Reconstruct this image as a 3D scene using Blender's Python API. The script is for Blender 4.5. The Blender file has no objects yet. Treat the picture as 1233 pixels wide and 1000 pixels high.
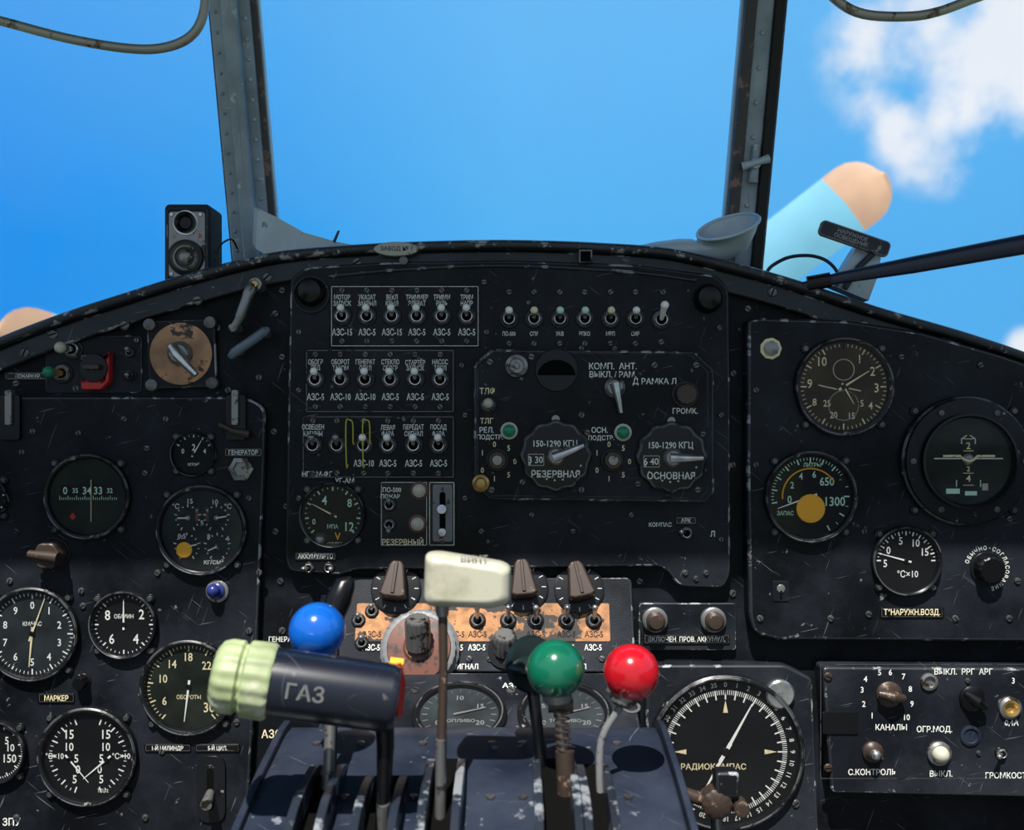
import bpy, math, random, bmesh
from mathutils import Vector, Matrix
random.seed(4)
D=1200.0
CX,CY=616.5,500.0
col=bpy.context.scene.collection
def w(px,py,h=0):
    k=(D-h)/D
    return Vector(((px-CX)*k,-h,(CY-py)*k))
# ------------------------------------------------------------------ materials
MATS={}
def nd(nt,t,**kw):
    n=nt.nodes.new(t)
    for a,b in kw.items(): setattr(n,a,b)
    return n
def mk(name,c,rough=.5,metal=0,wear=None,wscale=200,wth=.66,wsoft=.03,var=.0,vscale=12,bump=0,bscale=600,coat=0,spec=.5,rvar=0,scr=None,dust=None):
    m=bpy.data.materials.new(name); m.use_nodes=True; nt=m.node_tree
    p=nt.nodes['Principled BSDF']
    p.inputs['Base Color'].default_value=(*c,1); p.inputs['Roughness'].default_value=rough
    p.inputs['Metallic'].default_value=metal; p.inputs['Coat Weight'].default_value=coat
    p.inputs['Specular IOR Level'].default_value=spec
    tc=nd(nt,'ShaderNodeTexCoord'); src=tc.outputs['Object']
    colsock=None
    if var:
        n=nd(nt,'ShaderNodeTexNoise'); n.inputs['Scale'].default_value=vscale; n.inputs['Detail'].default_value=6
        nt.links.new(tc.outputs['Object'],n.inputs['Vector'])
        r=nd(nt,'ShaderNodeValToRGB'); r.color_ramp.elements[0].position=.3; r.color_ramp.elements[1].position=.7
        r.color_ramp.elements[0].color=(*[x*(1-var) for x in c],1); r.color_ramp.elements[1].color=(*[min(1,x*(1+var)) for x in c],1)
        nt.links.new(n.outputs['Fac'],r.inputs[0]); colsock=r.outputs[0]
        if rvar:
            mr=nd(nt,'ShaderNodeMapRange'); mr.inputs[1].default_value=.3; mr.inputs[2].default_value=.7
            mr.inputs[3].default_value=rough-rvar; mr.inputs[4].default_value=rough+rvar
            nt.links.new(n.outputs['Fac'],mr.inputs[0]); nt.links.new(mr.outputs[0],p.inputs['Roughness'])
    def layer(vec,scale,th,soft,color,strength,detail=5,rg=.65):
        nonlocal colsock
        n=nd(nt,'ShaderNodeTexNoise'); n.inputs['Scale'].default_value=scale; n.inputs['Detail'].default_value=detail; n.inputs['Roughness'].default_value=rg
        nt.links.new(vec,n.inputs['Vector'])
        r=nd(nt,'ShaderNodeValToRGB'); r.color_ramp.elements[0].position=th; r.color_ramp.elements[1].position=min(1,th+soft)
        r.color_ramp.elements[0].color=(0,0,0,1); r.color_ramp.elements[1].color=(strength,strength,strength,1)
        nt.links.new(n.outputs['Fac'],r.inputs[0])
        mx=nd(nt,'ShaderNodeMix',data_type='RGBA')
        nt.links.new(r.outputs[0],mx.inputs[0])
        if colsock: nt.links.new(colsock,mx.inputs[6])
        else: mx.inputs[6].default_value=(*c,1)
        mx.inputs[7].default_value=(*color,1); colsock=mx.outputs[2]
    if dust: layer(src,6,.44,.25,dust,.7,9,.68)
    if wear: layer(src,wscale,wth,wsoft,wear,1)
    if scr:
        for ang,sc in((.35,(420,14,1)),(-.9,(500,11,1)),(1.35,(450,16,1))):
            rt=nd(nt,'ShaderNodeMapping'); rt.inputs['Rotation'].default_value=(0,0,ang); nt.links.new(tc.outputs['Object'],rt.inputs[0])
            mp=nd(nt,'ShaderNodeMapping'); mp.inputs['Scale'].default_value=sc; nt.links.new(rt.outputs[0],mp.inputs[0])
            layer(mp.outputs[0],1,.715,.03,scr,.8,2,.5)
    if colsock: nt.links.new(colsock,p.inputs['Base Color'])
    if bump:
        n=nd(nt,'ShaderNodeTexNoise'); n.inputs['Scale'].default_value=bscale
        nt.links.new(tc.outputs['Object'],n.inputs['Vector'])
        b=nd(nt,'ShaderNodeBump'); b.inputs['Strength'].default_value=bump; b.inputs['Distance'].default_value=.001
        nt.links.new(n.outputs['Fac'],b.inputs['Height']); nt.links.new(b.outputs[0],p.inputs['Normal'])
    MATS[name]=m; return m
S1=(.13,.14,.15)
mk('panel',(.0055,.0068,.0095),.40,0,wear=(.15,.155,.16),wscale=60,wth=.675,wsoft=.03,var=.5,vscale=9,bump=.2,rvar=.1,spec=.16,scr=S1,dust=(.026,.031,.040))
mk('panel2',(.0085,.0105,.0145),.40,0,wear=(.17,.175,.18),wscale=70,wth=.67,wsoft=.03,var=.4,vscale=14,bump=.2,rvar=.1,spec=.16,scr=S1,dust=(.034,.039,.047))
mk('backing',(.0045,.0055,.0075),.5,0,wear=(.10,.10,.105),wscale=60,wth=.68,wsoft=.03,var=.4,bump=.1,spec=.14,scr=S1,dust=(.020,.024,.032))
mk('rim',(.010,.014,.022),.34,0,wear=(.20,.22,.24),wscale=50,wth=.66,wsoft=.04,var=.4,spec=.4,scr=S1,dust=(.03,.04,.055))
mk('chip',(.022,.026,.032),.38,.1,wear=(.32,.33,.34),wscale=40,wth=.56,wsoft=.05,var=.4)
mk('edge',(.08,.085,.09),.4,.3,wear=(.015,.015,.018),wscale=60,wth=.5,wsoft=.1)
mk('face',(.004,.0045,.006),.6,spec=.2,dust=(.010,.012,.012))
mk('faceb',(.018,.024,.028),.6,spec=.2,var=.5,vscale=30)
mk('facebrown',(.040,.028,.011),.55,spec=.2,var=.7,vscale=25)
mk('facegreen',(.012,.017,.012),.55,spec=.2,var=.7,vscale=25)
mk('bezel',(.007,.008,.010),.28,.1,spec=.35,wear=(.26,.24,.21),wscale=60,wth=.65,wsoft=.04)
mk('bezring',(.15,.155,.16),.38,.5,wear=(.012,.012,.015),wscale=40,wth=.48,wsoft=.08)
mk('white',(.92,.93,.88),.4)
mk('label',(.80,.81,.75),.6,wear=(.12,.12,.12),wscale=260,wth=.60,wsoft=.05)
mk('cream',(.86,.76,.46),.6,wear=(.14,.12,.09),wscale=260,wth=.61,wsoft=.05)
mk('greenlabel',(.58,.85,.66),.5)
mk('metal',(.58,.59,.60),.25,.9,var=.3,vscale=60)
mk('dullmetal',(.27,.27,.265),.36,.7,wear=(.05,.04,.03),wscale=60,wth=.56,wsoft=.06)
mk('graypaint',(.17,.175,.18),.45,0,wear=(.02,.02,.02),wscale=60,wth=.6,wsoft=.05)
mk('steelblue',(.15,.20,.25),.4,.2,wear=(.35,.38,.40),wscale=80,wth=.6,wsoft=.06,var=.3)
mk('quadrant',(.018,.024,.036),.36,.2,wear=(.26,.28,.30),wscale=35,wth=.53,wsoft=.08,var=.3)
mk('screw',(.11,.11,.11),.3,.6,var=.4,vscale=90)
mk('black',(.004,.004,.005),.28,spec=.35)
mk('rubber',(.010,.010,.011),.7)
mk('slot',(.002,.002,.002),.9,spec=.1)
mk('brown',(.050,.034,.026),.42,.2,wear=(.24,.17,.12),wscale=70,wth=.61,wsoft=.05)
mk('redbrown',(.15,.055,.038),.45,.0,wear=(.045,.035,.03),wscale=60,wth=.5,wsoft=.08)
mk('wornorange',(.42,.19,.07),.6,0,wear=(.02,.017,.015),wscale=34,wth=.515,wsoft=.03,var=.6,vscale=70,dust=(.20,.08,.035))
mk('wornwood',(.42,.23,.12),.6,0,wear=(.05,.035,.03),wscale=34,wth=.58,wsoft=.05,var=.45,vscale=30)
mk('brass',(.50,.34,.12),.35,.7,var=.3,vscale=60)
mk('yellow',(1.0,.48,.02),.5)
mk('wireyellow',(.50,.48,.06),.5)
mk('red',(.46,.006,.014),.18,coat=.6,var=.2,vscale=30)
mk('redguard',(.50,.02,.02),.4,wear=(.06,.02,.02),wscale=80,wth=.62,wsoft=.05)
mk('blue',(.005,.10,.46),.18,coat=.6,var=.2,vscale=30)
mk('green',(.004,.12,.062),.18,coat=.6,var=.2,vscale=30)
mk('lampgreen',(.01,.22,.12),.25)
mk('darkgreen',(.006,.014,.013),.32)
mk('ivory',(.50,.49,.38),.35,coat=.3,wear=(.36,.34,.24),wscale=22,wth=.5,wsoft=.2)
mk('palegreen',(.31,.37,.19),.5,var=.25,vscale=40,wear=(.50,.50,.38),wscale=35,wth=.57,wsoft=.1)
mk('navy',(.006,.008,.017),.3,coat=.15,wear=(.09,.08,.075),wscale=45,wth=.65,wsoft=.04,scr=(.05,.05,.06))
mk('pedestal',(.013,.019,.034),.40,0,wear=(.17,.18,.21),wscale=45,wth=.65,wsoft=.04,var=.35,vscale=15,rvar=.08,spec=.3,scr=S1,dust=(.040,.048,.068))
mk('post',(.30,.37,.44),.5,.1,wear=(.52,.56,.6),wscale=45,wth=.63,wsoft=.05,var=.25,vscale=20,scr=(.15,.18,.2))
mk('postdark',(.06,.055,.06),.6,wear=(.26,.15,.12),wscale=50,wth=.55,wsoft=.06)
mk('duct',(.45,.54,.60),.42,.1,var=.2,vscale=15,wear=(.18,.22,.24),wscale=60,wth=.63,wsoft=.05)
mk('visor',(.34,.33,.29),.38,.5,wear=(.10,.07,.05),wscale=60,wth=.56,wsoft=.08)
mk('tube',(.014,.022,.05),.32,wear=(.12,.13,.16),wscale=60,wth=.66,wsoft=.05)
mk('wall',(.10,.12,.13),.7,var=.1)
mk('floorm',(.05,.055,.06),.7,var=.2)
mk('ground',(.10,.13,.05),.9,var=.4,vscale=.3)
mk('bladeblue',(.12,.36,.50),.6,var=.15,vscale=3)  # haze put into the blade and tip colours, shifted toward the sky
mk('bladetip',(.44,.27,.17),.6,var=.2,vscale=4)
mk('cowl',(.35,.42,.40),.5)
mk('violet',(.02,.03,.16),.25)
def thin(name,spec,tint=(1,1,1),rough=.03,dust=0):
    m=bpy.data.materials.new(name); m.use_nodes=True; nt=m.node_tree
    for n in list(nt.nodes): nt.nodes.remove(n)
    o=nd(nt,'ShaderNodeOutputMaterial'); mx=nd(nt,'ShaderNodeMixShader')
    t=nd(nt,'ShaderNodeBsdfTransparent'); t.inputs[0].default_value=(*tint,1)
    g=nd(nt,'ShaderNodeBsdfGlossy'); g.inputs['Roughness'].default_value=rough
    f=nd(nt,'ShaderNodeFresnel'); f.inputs[0].default_value=1.45
    mu=nd(nt,'ShaderNodeMath',operation='MULTIPLY'); mu.inputs[1].default_value=spec
    nt.links.new(f.outputs[0],mu.inputs[0]); nt.links.new(mu.outputs[0],mx.inputs[0])
    nt.links.new(t.outputs[0],mx.inputs[1]); nt.links.new(g.outputs[0],mx.inputs[2])
    out=mx.outputs[0]
    if dust:
        tc=nd(nt,'ShaderNodeTexCoord');n=nd(nt,'ShaderNodeTexNoise');n.inputs['Scale'].default_value=9;n.inputs['Detail'].default_value=8
        nt.links.new(tc.outputs['Object'],n.inputs['Vector'])
        mr=nd(nt,'ShaderNodeMapRange');mr.inputs[1].default_value=.3;mr.inputs[2].default_value=.75;mr.inputs[3].default_value=dust*.5;mr.inputs[4].default_value=dust*1.6
        nt.links.new(n.outputs['Fac'],mr.inputs[0])
        df=nd(nt,'ShaderNodeBsdfTranslucent') if name=='pane' else nd(nt,'ShaderNodeBsdfDiffuse');df.inputs[0].default_value=(.8,.8,.8,1)
        m2=nd(nt,'ShaderNodeMixShader');nt.links.new(mr.outputs[0],m2.inputs[0]);nt.links.new(out,m2.inputs[1]);nt.links.new(df.outputs[0],m2.inputs[2]);out=m2.outputs[0]
    nt.links.new(out,o.inputs[0]); MATS[name]=m
thin('glass',.45,rough=.06,dust=.003); thin('pane',.35,(.985,.99,1),dust=.07)
# ------------------------------------------------------------------ builder
_tc={}
def textmesh(s):
    if s in _tc: return _tc[s]
    cu=bpy.data.curves.new('t','FONT'); cu.body=s; cu.align_x='CENTER'; cu.align_y='CENTER'; cu.size=1; cu.resolution_u=2; cu.offset=.012
    o=bpy.data.objects.new('t',cu); col.objects.link(o)
    dg=bpy.context.evaluated_depsgraph_get(); dg.update()
    me=o.evaluated_get(dg).to_mesh()
    vs=[v.co.copy() for v in me.vertices]; fs=[tuple(p.vertices) for p in me.polygons]
    if vs:
        x0=min(v.x for v in vs);x1=max(v.x for v in vs);y0=min(v.y for v in vs);y1=max(v.y for v in vs)
        vs=[Vector((v.x-(x0+x1)/2,v.y-(y0+y1)/2,0)) for v in vs]
    o.evaluated_get(dg).to_mesh_clear()
    bpy.data.objects.remove(o); bpy.data.curves.remove(cu)
    _tc[s]=(vs,fs); return _tc[s]
def rr(cx,cy,wd,ht,r,n=5):
    pts=[]
    for sx,sy,a0 in((1,1,0),(-1,1,90),(-1,-1,180),(1,-1,270)):
        for i in range(n+1):
            a=math.radians(a0+90*i/n)
            pts.append((cx+sx*(wd/2-r)+r*math.cos(a),cy+sy*(ht/2-r)+r*math.sin(a)))
    return pts
def area(p): return sum(p[i][0]*p[(i+1)%len(p)][1]-p[(i+1)%len(p)][0]*p[i][1] for i in range(len(p)))/2
def offset(p,d):
    n=len(p); out=[]
    for i in range(n):
        a=Vector(p[i-1]);b=Vector(p[i]);c=Vector(p[(i+1)%n])
        e1=(b-a);e2=(c-b)
        if e1.length<1e-6 or e2.length<1e-6: e1=e2=(c-a)
        e1.normalize();e2.normalize()
        n1=Vector((-e1.y,e1.x));n2=Vector((-e2.y,e2.x)); m=n1+n2
        if m.length<1e-4: m=n1
        m.normalize(); s=d/max(.4,m.dot(n1))
        out.append((b.x+m.x*s,b.y+m.y*s))
    return out
def roundpoly(pts,r,n=4):
    out=[];N=len(pts)
    for i in range(N):
        a=Vector(pts[i-1]);b=Vector(pts[i]);c=Vector(pts[(i+1)%N])
        d1=(a-b);d2=(c-b);rr_=min(r,d1.length*.45,d2.length*.45)
        p=b+d1.normalized()*rr_;q=b+d2.normalized()*rr_
        for j in range(n+1):
            t=j/n; v=p*(1-t)**2+b*2*t*(1-t)+q*t*t; out.append((v.x,v.y))
    return out
R0=Matrix.Rotation(math.radians(90),4,'X')
class B:
    def __init__(s,px=None,py=None,h=0,tilt=0,roll=0):
        s.v=[];s.f=[];s.mi=[];s.mats=[];s.M=Matrix.Identity(4);s.zt=0;s.px,s.py,s.h=px,py,h
        if px is None: s.F=Matrix.Identity(4)
        else: s.F=Matrix.Translation(w(px,py,h))@R0@Matrix.Rotation(math.radians(-tilt),4,'X')@Matrix.Rotation(math.radians(roll),4,'Z')
        s.Fi=s.F.inverted()
    def q(s,px,py,z=None):
        z=s.zt if z is None else z
        c=s.Fi@Vector((0,-D,0)); e=s.Fi@Vector((px-CX,0,CY-py)); d=e-c
        t=(z-c.z)/d.z; p=c+d*t
        return p.x,p.y
    def mat(s,n):
        if n not in s.mats: s.mats.append(n)
        return s.mats.index(n)
    def add(s,vs,fs,mat):
        b=len(s.v); mi=s.mat(mat)
        s.v+= [s.M@Vector(v) for v in vs]
        for f in fs: s.f.append([b+i for i in f]); s.mi.append(mi)
    def prism(s,pts,z0,z1,mat,bev=0,top=None):
        if area(pts)<0: pts=pts[::-1]
        n=len(pts); loops=[[(x,y,z0) for x,y in pts]]
        if bev:
            loops.append([(x,y,z1-bev) for x,y in pts])
            o=offset(pts,bev*.4); loops.append([(x,y,z1-bev*.3) for x,y in o])
            o=offset(pts,bev); loops.append([(x,y,z1) for x,y in o])
        else: loops.append([(x,y,z1) for x,y in pts])
        vs=[v for l in loops for v in l]; fs=[];f2=[]
        for k in range(len(loops)-1):
            for i in range(n):
                j=(i+1)%n; (f2 if k>=1 else fs).append([k*n+i,k*n+j,(k+1)*n+j,(k+1)*n+i])
        fs.append([i for i in range(n)][::-1])
        (fs if not top else f2).append([(len(loops)-1)*n+i for i in range(n)])
        tmp=f2 if not top else f2[:-1]
        em='chip' if mat in('panel','panel2','rim','bezel') and bev>=1.5 else mat
        base=len(s.v); s.add(vs,fs,mat)
        mi=s.mat(em)
        for f in tmp: s.f.append([base+i for i in f]); s.mi.append(mi)
        if top:
            mi=s.mat(top); s.f.append([base+i for i in f2[-1]]); s.mi.append(mi)
    def lathe(s,prof,mat,n=32,c=(0,0),scallop=0,ns=8):
        vs=[];fs=[];idx=[]
        for r,z in prof:
            if r<1e-4: idx.append([len(vs)]); vs.append((c[0],c[1],z))
            else:
                idx.append(list(range(len(vs),len(vs)+n)))
                for i in range(n):
                    a=2*math.pi*i/n; R=r*(1+scallop*math.cos(ns*a))
                    vs.append((c[0]+R*math.cos(a),c[1]+R*math.sin(a),z))
        for A,Bq in zip(idx,idx[1:]):
            for i in range(n):
                j=(i+1)%n
                if len(A)==1 and len(Bq)==1: continue
                if len(A)==1: fs.append([A[0],Bq[i],Bq[j]])
                elif len(Bq)==1: fs.append([A[i],A[j],Bq[0]])
                else: fs.append([A[i],A[j],Bq[j],Bq[i]])
        s.add(vs,fs,mat)
    def cyl(s,x,y,z0,z1,r,mat,bev=None,n=24,**k):
        bev=min(1.0,r*.15) if bev is None else bev
        s.lathe([(0,z0),(r,z0),(r,z1-bev),(r-bev*.4,z1-bev*.3),(r-bev,z1),(0,z1)],mat,n,(x,y),**k)
    def ring(s,x,y,z0,z1,r0,r1,mat,n=32):
        s.lathe([(r1,z0),(r1,z1),(r0,z1),(r0,z0),(r1,z0)],mat,n,(x,y))
    def sphere(s,x,y,z,r,mat,n=24,sz=1,m=12):
        s.lathe([(r*math.sin(math.pi*i/m) if 0<i<m else 0,z-sz*r*math.cos(math.pi*i/m)) for i in range(m+1)],mat,n,(x,y))
    def box(s,x,y,z0,z1,wd,ht,mat,bev=.6,r=1.0,top=None):
        s.prism(rr(x,y,wd,ht,min(r,wd*.45,ht*.45),3),z0,z1,mat,bev,top)
    def tube(s,pts,r,mat,n=10,flat=None):
        pts=[Vector(p) for p in pts]; N=len(pts)
        if not hasattr(r,'__len__'): r=[r]*N
        vs=[];fs=[];up=None
        for i in range(N):
            t=(pts[min(i+1,N-1)]-pts[max(i-1,0)]).normalized()
            if up is None:
                up=Vector((0,0,1)) if abs(t.z)<.9 else Vector((0,1,0))
            sd=t.cross(up).normalized(); up=sd.cross(t).normalized()
            for j in range(n):
                a=2*math.pi*j/n; vs.append(pts[i]+sd*math.cos(a)*r[i]*(flat or 1)+up*math.sin(a)*r[i])
        for i in range(N-1):
            for j in range(n):
                k=(j+1)%n; fs.append([i*n+j,i*n+k,(i+1)*n+k,(i+1)*n+j])
        fs.append(list(range(n))[::-1]); fs.append([(N-1)*n+j for j in range(n)])
        s.add(vs,fs,mat)
    def text(s,t,x,y,z,cap,mat='label',rot=0,sx=1):
        vs,fs=textmesh(t); k=cap/.73; c,sn=math.cos(math.radians(rot)),math.sin(math.radians(rot))
        s.add([(x+(v.x*c*sx-v.y*sn)*k,y+(v.x*sn*sx+v.y*c)*k,z) for v in vs],fs,mat)
    def T(s,t,px,py,cap=6,mat='label',rot=0,sx=.9): x,y=s.q(px,py); s.text(t,x,y,s.zt+.35,cap,mat,rot,sx)
    def scr(s,px,py,r=5,mat='screw'):
        x,y=s.q(px,py); s.lathe([(r,s.zt-.2),(r,s.zt+1),(r*.8,s.zt+2.2),(0,s.zt+2.6)],mat,14,(x,y))
        a=random.random()*3; dx,dy=math.cos(a)*r*.75,math.sin(a)*r*.75; nx,ny=-math.sin(a)*r*.13,math.cos(a)*r*.13
        z=s.zt+2.7; s.add([(x-dx-nx,y-dy-ny,z),(x+dx-nx,y+dy-ny,z),(x+dx+nx,y+dy+ny,z),(x-dx+nx,y-dy+ny,z)],[[0,1,2,3]],'slot')
    def tog(s,px,py,dy=9,dx=0,L=15,r=8,tip='white',base='black',tr=3.2,lev='metal'):
        x,y=s.q(px,py); z=s.zt
        s.cyl(x,y,z,z+1.6,r*1.25,base,n=20)
        s.lathe([(r*1.02,z+1),(r,z+4),(r*.78,z+5),(r*.5,z+3)],'bezring',6 if lev=='metal' else 18,(x,y))
        s.lathe([(r*.80,z+4.6),(r*.72,z+5.6),(r*.62,z+5.2)],'metal',18,(x,y))
        s.lathe([(r*.64,z+4.6),(r*.5,z+5),(0,z+5.2)],'slot',16,(x,y))
        s.tube([(x,y,z+3),(x+dx*.5,y+dy*.5,z+3+L*.5),(x+dx,y+dy,z+3+L)],[tr*.5,tr*.65,tr*.9],lev,8)
        s.sphere(x+dx,y+dy,z+3+L,tr,tip,12,m=8)
    def frame(s,x0,y0,x1,y1,t=.7,mat='label',dz=.3):
        a=s.q(x0,y0);b=s.q(x1,y1);X0,X1=a[0],b[0];Y0,Y1=a[1],b[1];z=s.zt+dz
        for (p,q_,r,u) in((X0,Y0-t,X1,Y0),(X0,Y1,X1,Y1+t),(X0,Y1,X0+t,Y0),(X1-t,Y1,X1,Y0)):
            s.add([(p,q_,z),(r,q_,z),(r,u,z),(p,u,z)],[[0,1,2,3]],mat)
    def plate(s,x0,y0,x1,y1,th=1.5,mat='black',r=2,bev=.5):
        a=s.q(x0,y0);b=s.q(x1,y1)
        s.box((a[0]+b[0])/2,(a[1]+b[1])/2,s.zt-.1,s.zt+th,abs(b[0]-a[0]),abs(b[1]-a[1]),mat,bev,r)
    def lab(s,t,px,py,wd,ht=12,cap=6,tm='label',mat='black',rot=0):
        s.plate(px-wd/2,py-ht/2,px+wd/2,py+ht/2,1.5,mat)
        z=s.zt; s.zt+=1.6; s.frame(px-wd/2+1.5,py-ht/2+1.5,px+wd/2-1.5,py+ht/2-1.5,.4,'dullmetal'); s.T(t,px,py,cap,tm,sx=.8); s.zt=z
    def knob(s,px,py,r,hh=14,mat='black',ns=10,sc=.03,top=None,ang=None):
        x,y=s.q(px,py);z=s.zt
        s.cyl(x,y,z,z+2,r*1.25,'bezel',n=28)
        s.lathe([(r,z+2),(r*.95,z+hh-1.5),(r*.85,z+hh),(0,z+hh)],mat,60,(x,y),scallop=sc,ns=ns)
        if top: s.cyl(x,y,z+hh-.5,z+hh+1,r*.6,top)
        if ang is not None:
            a=math.radians(90-ang); s.tube([(x+r*.2*math.cos(a),y+r*.2*math.sin(a),z+hh+.6),(x+r*.85*math.cos(a),y+r*.85*math.sin(a),z+hh+.6)],.8,'white',6)
    def lamp(s,px,py,r,mat,rim='metal'):
        x,y=s.q(px,py);z=s.zt
        s.lathe([(r*1.35,z),(r*1.35,z+2),(r*1.15,z+3),(r,z+3),(r,z+1)],rim,24,(x,y))
        s.lathe([(r,z+1),(r*.97,z+5),(r*.6,z+8),(0,z+9)],mat,24,(x,y))
    def build(s,name,parent=None):
        me=bpy.data.meshes.new(name)
        me.from_pydata([tuple(v*.001) for v in s.v],[],s.f)
        for m in s.mats: me.materials.append(MATS[m])
        me.polygons.foreach_set('material_index',s.mi); 
        me.polygons.foreach_set('use_smooth',[True]*len(me.polygons))
        me.update()
        bm=bmesh.new(); bm.from_mesh(me); bmesh.ops.recalc_face_normals(bm,faces=bm.faces); bm.to_mesh(me); bm.free()
        me.set_sharp_from_angle(angle=math.radians(38))
        o=bpy.data.objects.new(name,me); col.objects.link(o)
        M=s.F.copy(); M.translation=M.translation*.001
        WM[name]=M
        if parent:
            o.parent=parent; o.matrix_parent_inverse=WM[parent.name].inverted(); o.matrix_basis=M
        else: o.matrix_world=M
        md=o.modifiers.new('wn','WEIGHTED_NORMAL'); md.keep_sharp=True; md.weight=60
        return o
WM={}
def align(p0,p1,up=(0,0,1)):
    p0,p1=Vector(p0),Vector(p1); z=(p1-p0).normalized(); u=Vector(up)
    x=u.cross(z)
    if x.length<1e-3: x=Vector((1,0,0))
    x.normalize(); y=z.cross(x)
    M=Matrix.Identity(4)
    for i in range(3): M[i][0]=x[i];M[i][1]=y[i];M[i][2]=z[i];M[i][3]=p0[i]
    return M,(p1-p0).length
# ------------------------------------------------------------------ shell
arch=[(-330,560),(-220,505),(-100,455),(0,413),(50,393),(100,375),(150,359),(200,343),(245,330),(290,318),(350,306),(450,298),(560,294),(640,294),(720,297),(800,303),(870,318),(950,340),(1050,373),(1150,402),(1233,430),(1330,468),(1450,520),(1560,570)]
b=B(616.5,500,0)
up=[b.q(*p) for p in arch]
poly=up+[b.q(1560,1300),b.q(-330,1300)]
b.prism(poly,-14,0,'backing')
def strip(b,path,o0,o1,z0,z1,mat,bev=2):
    n=len(path); A=[];C=[]
    for i,(x,y) in enumerate(path):
        t=(Vector(path[min(i+1,n-1)])-Vector(path[max(i-1,0)])).normalized(); nx,ny=-t.y,t.x
        A.append((x+nx*o0,y+ny*o0));C.append((x+nx*o1,y+ny*o1))
    b.prism(A+C[::-1],z0,z1,mat,bev)
def smooth(path,n=6):
    out=[]
    P=[Vector(p) for p in path]
    for i in range(len(P)-1):
        a=P[max(i-1,0)];p=P[i];q=P[i+1];c=P[min(i+2,len(P)-1)]
        for j in range(n):
            t=j/n; v=.5*((2*p)+(q-a)*t+(2*a-5*p+4*q-c)*t*t+(3*p-a-3*q+c)*t**3); out.append(tuple(v))
    out.append(tuple(P[-1])); return out
sm=smooth(up)
strip(b,sm,-10,1,0,26,'rim',5)
strip(b,sm,-34,-10,0,12,'rim',3)
b.zt=12
for p in [(322,334),(64,403),(30,425),(150,392),(238,362),(930,352),(1040,392),(1075,402),(1152,418),(1210,437),(590,318),(770,324),(430,316),(-30,440)]: b.scr(*p,r=6)
b.zt=0
for p in [(332,378),(340,430),(330,520),(345,610),(338,700),(760,745),(882,715),(882,560),(883,450),(900,372),(770,700),(20,462),(92,468),(275,470),(312,455),(190,395),(262,395),(252,350),(340,350),(332,640),(400,710),(340,760)]: b.scr(*p,r=4.5)
b.T('СТАРТ',150,409,5.5);b.T('СВЕТ',112,424,5.5);b.T('ОСВЕЩ.',158,437,5.5);b.lab('ЗАКРЫТО',44,422,60,9,4.5);b.lab('ПОЖАРН.КР.',34,453,56,10,4.5)
b.T('АЗС',327,884,10,'cream');b.T('АЗС-5',345,800,8);b.T('ГЕНЕРАТОР',345,770,6);b.T('АЗС-10',342,835,7,'cream')
b.tog(395,812,5,0,8,7,tip='dullmetal')
panel=b.build('instrument_panel')
b=B()
vs=[];fs=[]
aw=[w(px,py,0) for px,py in smooth(arch,4)]
n=len(aw)
for j,yy in enumerate((12,120,250)):
    for p in aw: vs.append((p.x*(1+.02*j),yy,p.z-12-3*j))
for j in range(2):
    for i in range(n-1): fs.append([j*n+i,j*n+i+1,(j+1)*n+i+1,(j+1)*n+i])
b.add(vs,fs,'rim'); b.build('glareshield',panel)

# ------------------------------------------------------------------ sub-panels
b=B(160,740,0)
out=[(-60,478),(300,478),(323,490),(322,560),(312,800),(300,1010),(300,1100),(-60,1100)]
b.prism(roundpoly([b.q(*p) for p in out],16),0,14,'panel',3); b.zt=14
for p in [(177,540),(27,545),(20,640),(190,690),(312,690),(98,712),(300,760),(195,905),(20,800),(300,600),(175,570),(285,870),(20,985),(95,522),(150,505),(40,520),(200,505),(305,830),(192,800),(100,730),(12,700),(175,985)]: b.scr(*p,r=4)
for hx in (14,285):
    b.plate(hx-12,476,hx+12,530,5,'black',3); b.plate(hx-4,470,hx+4,512,9,'dullmetal',2)
x,y=b.q(288,515); b.tube([(x-22,y+4,20),(x-6,y-4,23),(x+14,y-8,22)],[3,4,5],'brown',10)
x,y=b.q(291,565); b.lathe([(14,14),(14,19),(9,20),(8,16),(0,16)],'dullmetal',12,(x,y),scallop=.08,ns=6)
b.lab('ГЕНЕРАТОР',293,545,46,11,5.5)
b.knob(65,667,16,22,'brown',6,.05); x,y=b.q(65,667); b.tube([(x-20,y+2,34),(x+16,y-2,38)],[5,7],'brown')
b.lamp(262,712,10,'violet','dullmetal'); x,y=b.q(262,712); b.sphere(x-2,y+2,24,8,'violet')
b.knob(100,821,8,14,'black',6,.06)
b.lab('МАРКЕР',68,841,44,12,6.5,'cream'); b.lab('1-Й ЦИЛИНДР',202,901,56,10,5); b.lab('5-Й ЦИЛ.',262,901,54,10,5)
b.plate(238,910,272,990,3,'bezel',12); x,y=b.q(254,950); b.prism(rr(x,y,8,50,4),14,17.4,'slot'); b.tube([(x,y-4,16),(x+2,y-10,40)],[5,7],'dullmetal'); b.scr(254,918,4);b.scr(254,984,4)
b.T('ЗПУ',14,990,9)
b.build('engine_instrument_subpanel',panel)

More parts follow.
